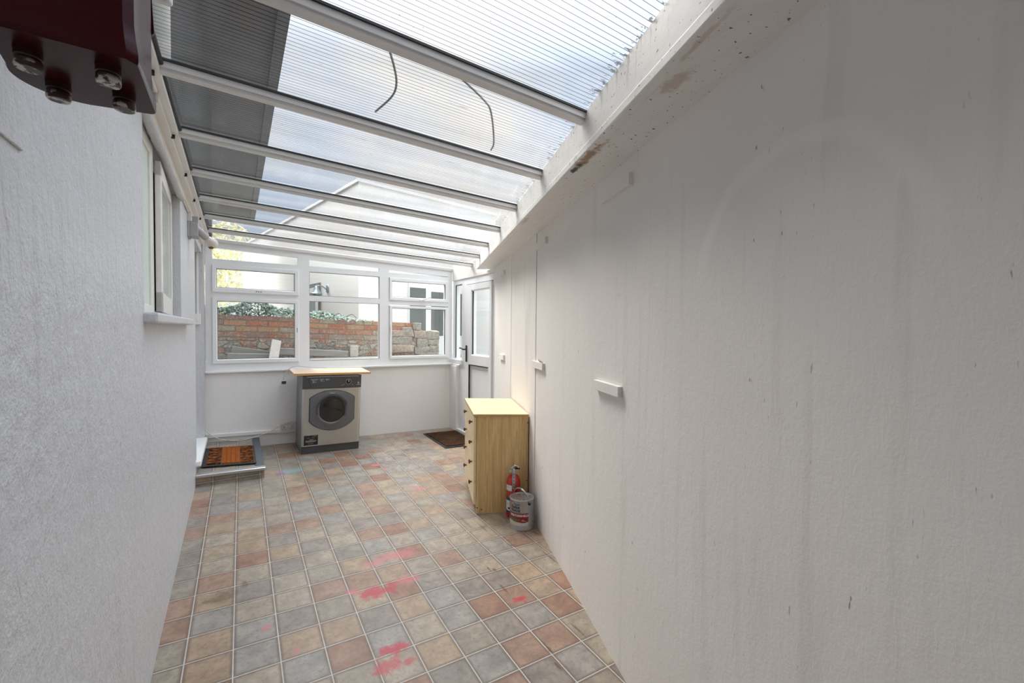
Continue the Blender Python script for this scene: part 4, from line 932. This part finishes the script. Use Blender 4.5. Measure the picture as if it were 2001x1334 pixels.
# ------------------------------------------------------------------ outside
def brick_mat():
    k = Nt('old_brick_and_stone'); p = k.pos(); x, y, z = sxyz(k, p)
    u = k.math('ADD', x, k.math('MULTIPLY', y, 0.6)); v = k.math('ADD', z, k.math('MULTIPLY', x, 0.028))
    q = cxyz(k, k.math('ADD', u, k.math('MULTIPLY', k.math('SUBTRACT', k.noise(p, 4, 3), 0.5), 0.06)), k.math('ADD', v, k.math('MULTIPLY', k.math('SUBTRACT', k.noise(p, 5, 3), 0.5), 0.022)), 0.0)
    b = k.n('ShaderNodeTexBrick'); k.put(b.inputs['Vector'], q); b.inputs['Scale'].default_value = 1.0
    b.inputs['Brick Width'].default_value = 0.262; b.inputs['Row Height'].default_value = 0.079; b.inputs['Mortar Size'].default_value = 0.0080; b.inputs['Mortar Smooth'].default_value = 0.4
    b.inputs['Color1'].default_value = (0, 0, 0, 1); b.inputs['Color2'].default_value = (1, 1, 1, 1); b.inputs['Mortar'].default_value = (0.5, 0.5, 0.5, 1)
    rnd = b.outputs['Color']; mort = b.outputs['Fac']
    col = k.ramp(rnd, [(0.0, (0.36, 0.135, 0.075)), (0.2, (0.40, 0.22, 0.125)), (0.4, (0.29, 0.19, 0.14)), (0.55, (0.40, 0.165, 0.095)), (0.7, (0.34, 0.27, 0.195)), (0.85, (0.29, 0.15, 0.125))], 'CONSTANT')
    low = k.range(z, 1.42, 1.18)
    grime = k.range(k.noise(p, 13, 5, 0.65), 0.62, 0.40)
    col = k.mix(k.math('MULTIPLY', low, k.range(k.noise(p, 6, 3), 0.40, 0.56)), col, (0.27, 0.245, 0.205))
    col = k.mix(k.math('MULTIPLY', k.range(k.noise(p, 22, 5, 0.7), 0.50, 0.66), k.math('ADD', 0.40, k.math('MULTIPLY', low, 0.4))), col, (0.50, 0.46, 0.39))
    col = k.mix(k.math('MULTIPLY', k.range(k.noise(p, 45, 4, 0.7), 0.50, 0.66), 0.65), col, (0.10, 0.075, 0.055))
    mcol = k.mix(k.noise(p, 30, 4), (0.07, 0.058, 0.045), (0.36, 0.32, 0.27))
    c = k.mix(mort, col, mcol)
    # rubble stone lower down
    qv = k.mapping(q, scale=(6.5, 13.0, 1)); qv = k.vmath('ADD', qv, k.vmath('SCALE', k.noise(p, 6, 3, col=True), 0.5))
    v1 = k.n('ShaderNodeTexVoronoi', feature='F1'); k.put(v1.inputs['Vector'], qv); v1.inputs['Scale'].default_value = 1.0; v1.inputs['Randomness'].default_value = 0.75
    v2 = k.n('ShaderNodeTexVoronoi', feature='DISTANCE_TO_EDGE'); k.put(v2.inputs['Vector'], qv); v2.inputs['Scale'].default_value = 1.0; v2.inputs['Randomness'].default_value = 0.75
    rs = sxyz(k, v1.outputs['Color'])[0]
    sc_ = k.ramp(rs, [(0.0, (0.23, 0.215, 0.19)), (0.3, (0.36, 0.20, 0.14)), (0.45, (0.34, 0.31, 0.26)), (0.62, (0.19, 0.18, 0.17)), (0.75, (0.40, 0.34, 0.28)), (0.9, (0.30, 0.15, 0.11))], 'CONSTANT')
    sc_ = k.mix(k.range(k.noise(p, 24, 5, 0.7), 0.46, 0.66), sc_, (0.46, 0.42, 0.36))
    em = k.range(v2.outputs['Distance'], 0.035, 0.075, 1.0, 0.0)
    sc_ = k.mix(em, sc_, k.mix(k.noise(p, 18, 4), (0.05, 0.042, 0.034), (0.50, 0.45, 0.36)))
    sc_ = k.mix(k.math('MULTIPLY', k.range(k.noise(p, 45, 4, 0.7), 0.50, 0.66), 0.6), sc_, (0.09, 0.075, 0.06))
    bd = k.range(k.math('ADD', v, k.math('MULTIPLY', k.math('SUBTRACT', k.noise(p, 2.5, 2), 0.5), 0.30)), 1.235, 1.215)
    c = k.mix(bd, c, sc_)
    mort = k.math('ADD', k.math('MULTIPLY', mort, k.math('SUBTRACT', 1.0, bd)), k.math('MULTIPLY', em, bd))
    h = k.math('ADD', k.math('MULTIPLY', mort, -1.0), k.math('MULTIPLY', k.noise(p, 35, 5, 0.65), 0.8))
    k.bsdf(c, 0.95, 0, k.bump(h, 0.9, 0.02), 0.15); return k.m
def stone_mat(name, c0, c1):
    k = Nt(name); p = k.pos()
    c = k.mix(k.range(k.noise(p, 28, 6, 0.7), 0.34, 0.66), c0, c1)
    c = k.mix(k.math('MULTIPLY', k.range(k.noise(p, 120, 3), 0.55, 0.7), 0.5), c, tuple(v*0.4 for v in c0))
    k.bsdf(c, 0.95, 0, k.bump(k.noise(p, 60, 5, 0.7), 0.9, 0.012), 0.15); return k.m
M_BRICK = brick_mat(); M_STONE = stone_mat('weathered_stone', (0.17, 0.155, 0.13), (0.36, 0.33, 0.28)); M_STONE2 = stone_mat('brownish_stone', (0.24, 0.175, 0.14), (0.42, 0.36, 0.30))
M_CONC = stone_mat('yard_concrete', (0.26, 0.26, 0.25), (0.36, 0.355, 0.34)); M_PLANK = wood('weathered_plank', (0.24, 0.225, 0.20), (0.36, 0.34, 0.31), 0, 20, 0.8)
M_PLANK2 = wood('weathered_plank_upright', (0.40, 0.36, 0.31), (0.52, 0.48, 0.43), 2, 20, 0.8)
structure('yard_ground', B(((-12, L+0.18, -0.35), (16, 40, -0.25)), ((2.62, -6, -0.35), (16, L+0.18, -0.25))), M_CONC)
gw = thing('garden_wall', 'old brick and stone boundary wall behind the end window', 'garden wall', (0.8, 7.0, -0.25))
bm = bmesh.new(); WY = 7.0
prism(bm, [(-2.6, -0.25), (2.58, -0.25), (2.58, 1.30), (2.50, 1.30), (2.50, 1.497), (-0.2, 1.573), (-2.6, 1.64)], WY, WY+0.32, lambda u, v, h: Vector((u, h, v)))
obj('brickwork', bm, M_BRICK, gw)
random.seed(11)
for (x0, x1, z0, z1, m_) in ((2.30, 2.475, 1.30, 1.425, M_STONE), (2.49, 2.615, 1.385, 1.488, M_STONE), (2.50, 2.70, 1.255, 1.372, M_STONE2), (2.705, 2.945, 1.230, 1.365, M_STONE), (2.55, 2.735, 1.110, 1.245, M_STONE), (2.742, 2.93, 1.128, 1.222, M_STONE),
                             (2.76, 2.94, 1.01, 1.12, M_STONE), (2.50, 2.75, 0.98, 1.105, M_STONE), (2.02, 2.45, 1.155, 1.265, M_STONE), (2.06, 2.47, 1.02, 1.145, M_STONE2), (2.05, 2.48, 1.275, 1.375, M_STONE2), (2.60, 2.93, 0.5, 1.0, M_STONE), (2.56, 2.93, -0.25, 0.5, M_STONE)):
    bm = B(((x0, WY-0.035, z0), (x1, WY+0.30, z1)), bev=0.010)
    bmesh.ops.subdivide_edges(bm, edges=bm.edges[:], cuts=2, use_grid_fill=True)
    bmesh.ops.scale(bm, vec=(1.035, 1, 1.07), space=Matrix.Translation(-Vector(((x0+x1)/2, 0, (z0+z1)/2))), verts=bm.verts[:])
    for v in bm.verts: v.co += Vector((noise.noise(v.co*9), noise.noise(v.co*9+Vector((5, 0, 0))), noise.noise(v.co*9+Vector((0, 7, 0)))))*0.024
    obj('stone', bm, m_, gw, True)
# ivy
def leaf_mat(name, a, b):
    k = Nt(name); p = k.pos(); c = k.mix(k.range(k.noise(p, 17, 3), 0.35, 0.65), a, b)
    k.bsdf(c, 0.35, 0, None, 0.5); return k.m
def leaves(n, fn, size, seed, lobes=5):
    bm = bmesh.new(); random.seed(seed)
    for _ in range(n):
        p, nrm, sc = fn(); s = size*random.uniform(0.6, 1.3)*sc
        nrm = (nrm + Vector((random.uniform(-.7, .7), random.uniform(-.7, .7), random.uniform(-.5, .7)))).normalized()
        t = nrm.cross(Vector((random.uniform(-1, 1), random.uniform(-1, 1), random.uniform(-1, 1)))).normalized(); b = nrm.cross(t)
        if lobes == 5: sh = [(0, 0.95), (0.28, 0.35), (0.85, 0.30), (0.45, -0.15), (0.5, -0.65), (0, -0.45), (-0.5, -0.65), (-0.45, -0.15), (-0.85, 0.30), (-0.28, 0.35)]
        else: sh = [(0, 1.3), (0.35, 0.2), (0, -1.0), (-0.35, 0.2)]
        cv = bm.verts.new(p + nrm*s*0.18); vs = [bm.verts.new(p + t*x*s + b*y*s) for x, y in sh]
        for i in range(len(vs)): bm.faces.new([cv, vs[i], vs[(i+1) % len(vs)]])
    return bm
def ivy_pt():
    while True:
        x = random.uniform(-1.3, 1.95)
        top = 0.23*max(0, 1-abs(x-0.25)/1.9)**0.8*(0.75+0.35*noise.noise(Vector((x*3.1, 0, 0)))+0.25*math.exp(-((x-0.38)/0.22)**2)) if x < 1.4 else 0.055*max(0, (1.98-x)/0.6)
        if top < 0.012: continue
        base = 1.567 - 0.028*(x+0.2); hgt = random.random()**0.8*top
        y = WY + 0.16 + random.uniform(-1, 1)*0.20*(1-0.5*hgt/max(top, .01))
        return Vector((x, y, base + hgt - 0.008)), Vector((0, -0.7, 0.6)), 1.0
iv = thing('ivy', 'dark green ivy spreading along the top of the brick garden wall', 'ivy', (0.4, WY+0.15, 1.56))
obj('foliage', leaves(2300, ivy_pt, 0.028, 3), leaf_mat('ivy_leaf', (0.05, 0.10, 0.045), (0.30, 0.38, 0.32)), iv)
bm = bmesh.new()
for q in range(14):
    x = -1.2+q*0.2; tube(bm, spline([(x, WY+0.10, 1.585-0.028*x), (x+0.06, WY+0.14, 1.62-0.028*x), (x+0.15, WY+0.16, 1.66-0.028*x), (x+0.22, WY+0.18, 1.60-0.028*x)], 4), 0.005, 5)
obj('stem', bm, simple('ivy_stem', (0.10, 0.06, 0.035), 0.9), iv)
# planks leaning against the wall
lg = structure('trim_10', B(((-1.6, WY-0.55, -0.25), (2.4, WY-0.03, 0.965))), M_CONC)
def plank(name, a, b, w, t, mat, label, up=Vector((0, 0, 1))):
    a, b = Vector(a), Vector(b); d = b-a; ln = d.length; d.normalize(); sd_ = d.cross(Vector((0, 1, 0.15))).normalized(); th = sd_.cross(d).normalized()
    bm = bmesh.new(); box(bm, (0, -w/2, -t/2), (ln, w/2, t/2), lambda p: a + d*p[0] + sd_*p[1] + th*p[2], 0.003)
    return tag(obj(name, bm, mat, loc=(a+b)/2), label, 'plank', 'loose planks against the brick wall')
plank('plank', (-0.05, WY-0.07, 1.102), (0.42, WY-0.07, 1.020), 0.095, 0.03, M_PLANK, 'grey weathered plank leaning on the brick wall, uppermost of the lying pair')
plank('plank', (-0.10, WY-0.15, 1.022), (0.40, WY-0.15, 1.001), 0.075, 0.04, M_PLANK, 'grey plank lying lowest at the foot of the window view')
plank('plank', (0.425, WY-0.30, 0.967), (0.475, WY-0.16, 1.225), 0.115, 0.03, M_PLANK2, 'short pale plank propped upright across the lying planks')
plank('plank', (0.50, WY-0.10, 1.075), (1.43, WY-0.10, 1.012), 0.09, 0.04, M_PLANK, 'long grey plank sloping down behind the middle window')
tag(obj('stone_slab', B(((1.455, WY-0.14, 0.966), (1.575, WY-0.08, 1.14)), bev=0.012), stone_mat('pale_stone_slab', (0.42, 0.38, 0.34), (0.56, 0.53, 0.49))), 'small pale stone slab propped on edge at the end of the long plank', 'stone slab')
# white house
CN = Vector((2.07, 9.0, 0)); DA = Vector((math.sin(math.radians(-11)), math.cos(math.radians(-11)), 0)); DB = Vector((math.cos(math.radians(-11)), -math.sin(math.radians(-11)), 0))
def hc(p): return CN + DA*p[0] + DB*p[1] + Vector((0, 0, p[2]))      # back along side wall, along front wall, up
k = Nt('white_house_render'); pp = k.pos(); k.bsdf(k.mix(k.range(k.noise(pp, 60, 3), 0.6, 0.8), (0.86, 0.85, 0.83), (0.70, 0.68, 0.66)), 0.8, 0, k.bump(k.noise(pp, 90, 3), 0.3, 0.01), 0.2); M_HOUSE = k.m
hs = thing('white_house', 'white rendered house behind the garden wall', 'house', hc((4, 1.5, -0.25)))
bm = bmesh.new(); q = [(0, 0), (9.6, 0), (9.6, 3.6), (0, 3.6)]
prism(bm, q, -0.25, 4.3, lambda u, v, h: hc((u, v, h)))
obj('house_wall', bm, M_HOUSE, hs)
obj('parapet', B(((-0.03, -0.03, 4.3), (9.63, 3.63, 4.36)), f=hc), M_HOUSE, hs)
M_HGLASS = simple('dark_window_glass', (0.10, 0.115, 0.11), 0.06, 0, 0.3, 2.0, spec=0.8)
wf = obj('window_surround', B(((2.05, -0.03, 0.9), (2.95, 0.02, 2.46)), f=hc), simple('grey_slate_surround', (0.20, 0.20, 0.20), 0.7), hs)
fr_ = obj('window', B(((2.13, -0.045, 0.95), (2.95, 0.02, 2.36)), f=hc), M_UPVC, hs); obj('pane', B(((2.30, -0.05, 1.0), (2.8, -0.044, 2.24)), f=hc), M_HGLASS, fr_)
fr_ = obj('window', B(((-0.05, 1.10, 0.80), (0.02, 2.9, 2.40)), f=hc), M_UPVC, hs)
for a, b, z0, z1 in ((1.12, 1.52, 1.25, 2.30), (1.66, 2.2, 1.25, 2.24), (2.3, 2.8, 1.25, 2.24)): obj('pane', B(((-0.056, a, z0), (-0.049, b, z1)), f=hc), M_HGLASS, fr_)
# lantern on the house
ln = thing('wall_lantern', 'grey metal outdoor lantern on the side wall of the white house', 'lantern', hc((1.62, 0, 2.1)))
M_LANT = simple('blue_grey_metal', (0.30, 0.36, 0.40), 0.4, 0.6)
bm = bmesh.new(); lathe(bm, [(0, 0), (0.075, 0), (0.07, 0.02), (0.035, 0.035), (0, 0.035)], lambda a, b, h: hc((1.62+a, -h, 2.29+b*1.35)), 20); obj('wall_plate', bm, M_LANT, ln, 40)
bm = bmesh.new(); tube(bm, [hc(p) for p in spline([(1.62, -0.03, 2.27), (1.62, -0.12, 2.335), (1.62, -0.20, 2.34), (1.62, -0.25, 2.325)], 5)], 0.014, 8); obj('arm', bm, M_LANT, ln, True)
bm = bmesh.new(); lathe(bm, [(0.0, 2.39), (0.012, 2.385), (0.010, 2.345), (0.03, 2.325), (0.05, 2.28), (0.085, 2.20), (0.118, 2.165), (0.118, 2.145), (0.06, 2.145), (0.055, 2.10), (0, 2.085)], lambda a, b, h: hc((1.62+a, -0.25+b, h)), 12); obj('shade', bm, M_LANT, ln, 40)
# tree far behind
tr = thing('tree', 'sunlit yellow-green tree beyond the left end of the garden wall', 'tree', (-1.2, 21, -0.25))
def crown():
    v = Vector((random.gauss(0, 1), random.gauss(0, 1), random.gauss(0, 1))).normalized()*random.random()**0.4
    p = Vector((-1.3+v.x*2.2, 21+v.y*1.8, 4.0+v.z*2.3)); return p, v, 1.0
obj('crown', leaves(3200, crown, 0.15, 5, 4), leaf_mat('tree_leaf', (0.66, 0.63, 0.34), (0.90, 0.88, 0.68)), tr)
bm = bmesh.new(); tube(bm, [(-1.2, 21, -0.25), (-1.25, 21, 1.2), (-1.3, 21, 4.5)], [0.16, 0.12, 0.05], 10)
obj('trunk', bm, simple('tree_bark', (0.16, 0.12, 0.08), 0.9), tr)
# passage wall, shed side and post seen through the door
structure('wall_outside', B(((4.6, 1.0, -0.25), (4.8, 14, 3.4))), M_HOUSE)
tag(obj('fence_post', B(((4.42, 7.10, -0.25), (4.56, 7.26, 1.86)), bev=0.008), wood('greenish_timber_post', (0.42, 0.38, 0.24), (0.55, 0.52, 0.38), 2, 14, 0.8)), 'weathered timber post outside, seen through the glazed door', 'post')
# house the lean-to is built against: wall above the roof with an overhanging eave
M_ABOVE = stone_mat('shade_dark_house_render', (0.035, 0.033, 0.030), (0.065, 0.062, 0.056))  # the shade on this wall is put into its dark colour
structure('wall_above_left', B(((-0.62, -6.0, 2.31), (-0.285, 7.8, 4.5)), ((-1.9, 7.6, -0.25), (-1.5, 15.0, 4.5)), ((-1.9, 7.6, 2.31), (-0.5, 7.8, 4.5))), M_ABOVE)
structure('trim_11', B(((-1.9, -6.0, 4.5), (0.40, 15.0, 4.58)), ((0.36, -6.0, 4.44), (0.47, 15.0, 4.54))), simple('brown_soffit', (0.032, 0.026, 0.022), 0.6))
M_DP = upvc('white_pipe', (0.72, 0.72, 0.70), 0.35)
for i, y in enumerate((2.05,)):
    bm = bmesh.new(); tube(bm, [(-0.235, y, 2.33), (-0.235, y, 4.45)], 0.04, 12)
    tag(obj('downpipe', bm, M_DP, None, True), 'white downpipe on the house wall, blurred through the left of the roof', 'downpipe')
# loose wires lying on the roof
for pts, lb_ in (([(0.39, 1.345, 0), (0.449, 1.458, 0), (0.489, 1.558, 0), (0.50, 1.653, 0), (0.48, 1.80, 0)], 'dark wire lying on the clear roof, nearer the left wall'), ([(0.655, 1.385, 0), (0.79, 1.463, 0), (0.861, 1.53, 0), (0.997, 1.745, 0), (1.03, 1.83, 0)], 'dark wire lying on the clear roof, nearer the right wall')):
    bm = bmesh.new(); tube(bm, [Vector((p.x, p.y, zsheet(p.x)+0.013)) for p in spline(pts, 6)], 0.004, 6)
    tag(obj('roof_wire', bm, simple('grey_wire', (0.30, 0.30, 0.30), 0.6), None, True), lb_, 'wire')

# ------------------------------------------------------------------ world, camera
sc = bpy.context.scene
SKY_LOW, SKY_TOP, SUN_E = 0.44, 3.4, 5.0          # overcast sky: brightest overhead
w = bpy.data.worlds.new('sky'); sc.world = w; w.use_nodes = True; t = w.node_tree; t.nodes.clear()
o = t.nodes.new('ShaderNodeOutputWorld'); bg = t.nodes.new('ShaderNodeBackground'); tcn = t.nodes.new('ShaderNodeTexCoord')
nz = t.nodes.new('ShaderNodeTexNoise'); nz.inputs['Scale'].default_value = 2.2; nz.inputs['Detail'].default_value = 5
t.links.new(tcn.outputs['Generated'], nz.inputs['Vector'])
rp = t.nodes.new('ShaderNodeValToRGB'); rp.color_ramp.elements[0].position = 0.42; rp.color_ramp.elements[0].color = (0.70, 0.82, 1.0, 1); rp.color_ramp.elements[1].position = 0.58; rp.color_ramp.elements[1].color = (1.0, 0.98, 0.95, 1)
sx = t.nodes.new('ShaderNodeSeparateXYZ'); t.links.new(tcn.outputs['Generated'], sx.inputs[0])
mr = t.nodes.new('ShaderNodeMapRange'); mr.inputs[1].default_value = 0.50; mr.inputs[2].default_value = 0.97; mr.inputs[3].default_value = SKY_LOW; mr.inputs[4].default_value = SKY_TOP
t.links.new(sx.outputs[2], mr.inputs[0])
t.links.new(nz.outputs['Fac'], rp.inputs[0]); t.links.new(rp.outputs[0], bg.inputs[0]); t.links.new(mr.outputs[0], bg.inputs[1])
t.links.new(bg.outputs[0], o.inputs[0])
sun = bpy.data.lights.new('sun', 'SUN'); sun.energy = SUN_E; sun.angle = math.radians(40); sun.color = (1.0, 0.965, 0.91)
so_ = bpy.data.objects.new('sun', sun); C.objects.link(so_); so_.rotation_euler = Vector((-0.25, 0.60, 0.76)).to_track_quat('Z', 'Y').to_euler()
cam = bpy.data.cameras.new('camera'); co = bpy.data.objects.new('camera', cam); C.objects.link(co); sc.camera = co
YAW, PIT, ROL, F = 0.5644, -0.0266, 0.0093, 852.312
fw = Vector((math.sin(YAW)*math.cos(PIT), math.cos(YAW)*math.cos(PIT), math.sin(PIT))); rt = Vector((math.cos(YAW), -math.sin(YAW), 0)); up = rt.cross(fw)
c_, s_ = math.cos(ROL), math.sin(ROL); R_ = rt*c_ + up*s_; U_ = up*c_ - rt*s_
mw = Matrix((R_, U_, -fw)).transposed().to_4x4(); mw.translation = Vector((0, 0, 1.4)); co.matrix_world = mw
cam.sensor_width = 36; cam.lens = 36*F/2001; cam.clip_start = 0.02
sc.view_settings.view_transform = 'Standard'; sc.view_settings.look = 'None'; sc.view_settings.exposure = 1.32; sc.view_settings.gamma = 1; sc.view_settings.use_curve_mapping = False
sc.cycles.max_bounces = 12; sc.cycles.transparent_max_bounces = 16; sc.cycles.diffuse_bounces = 6
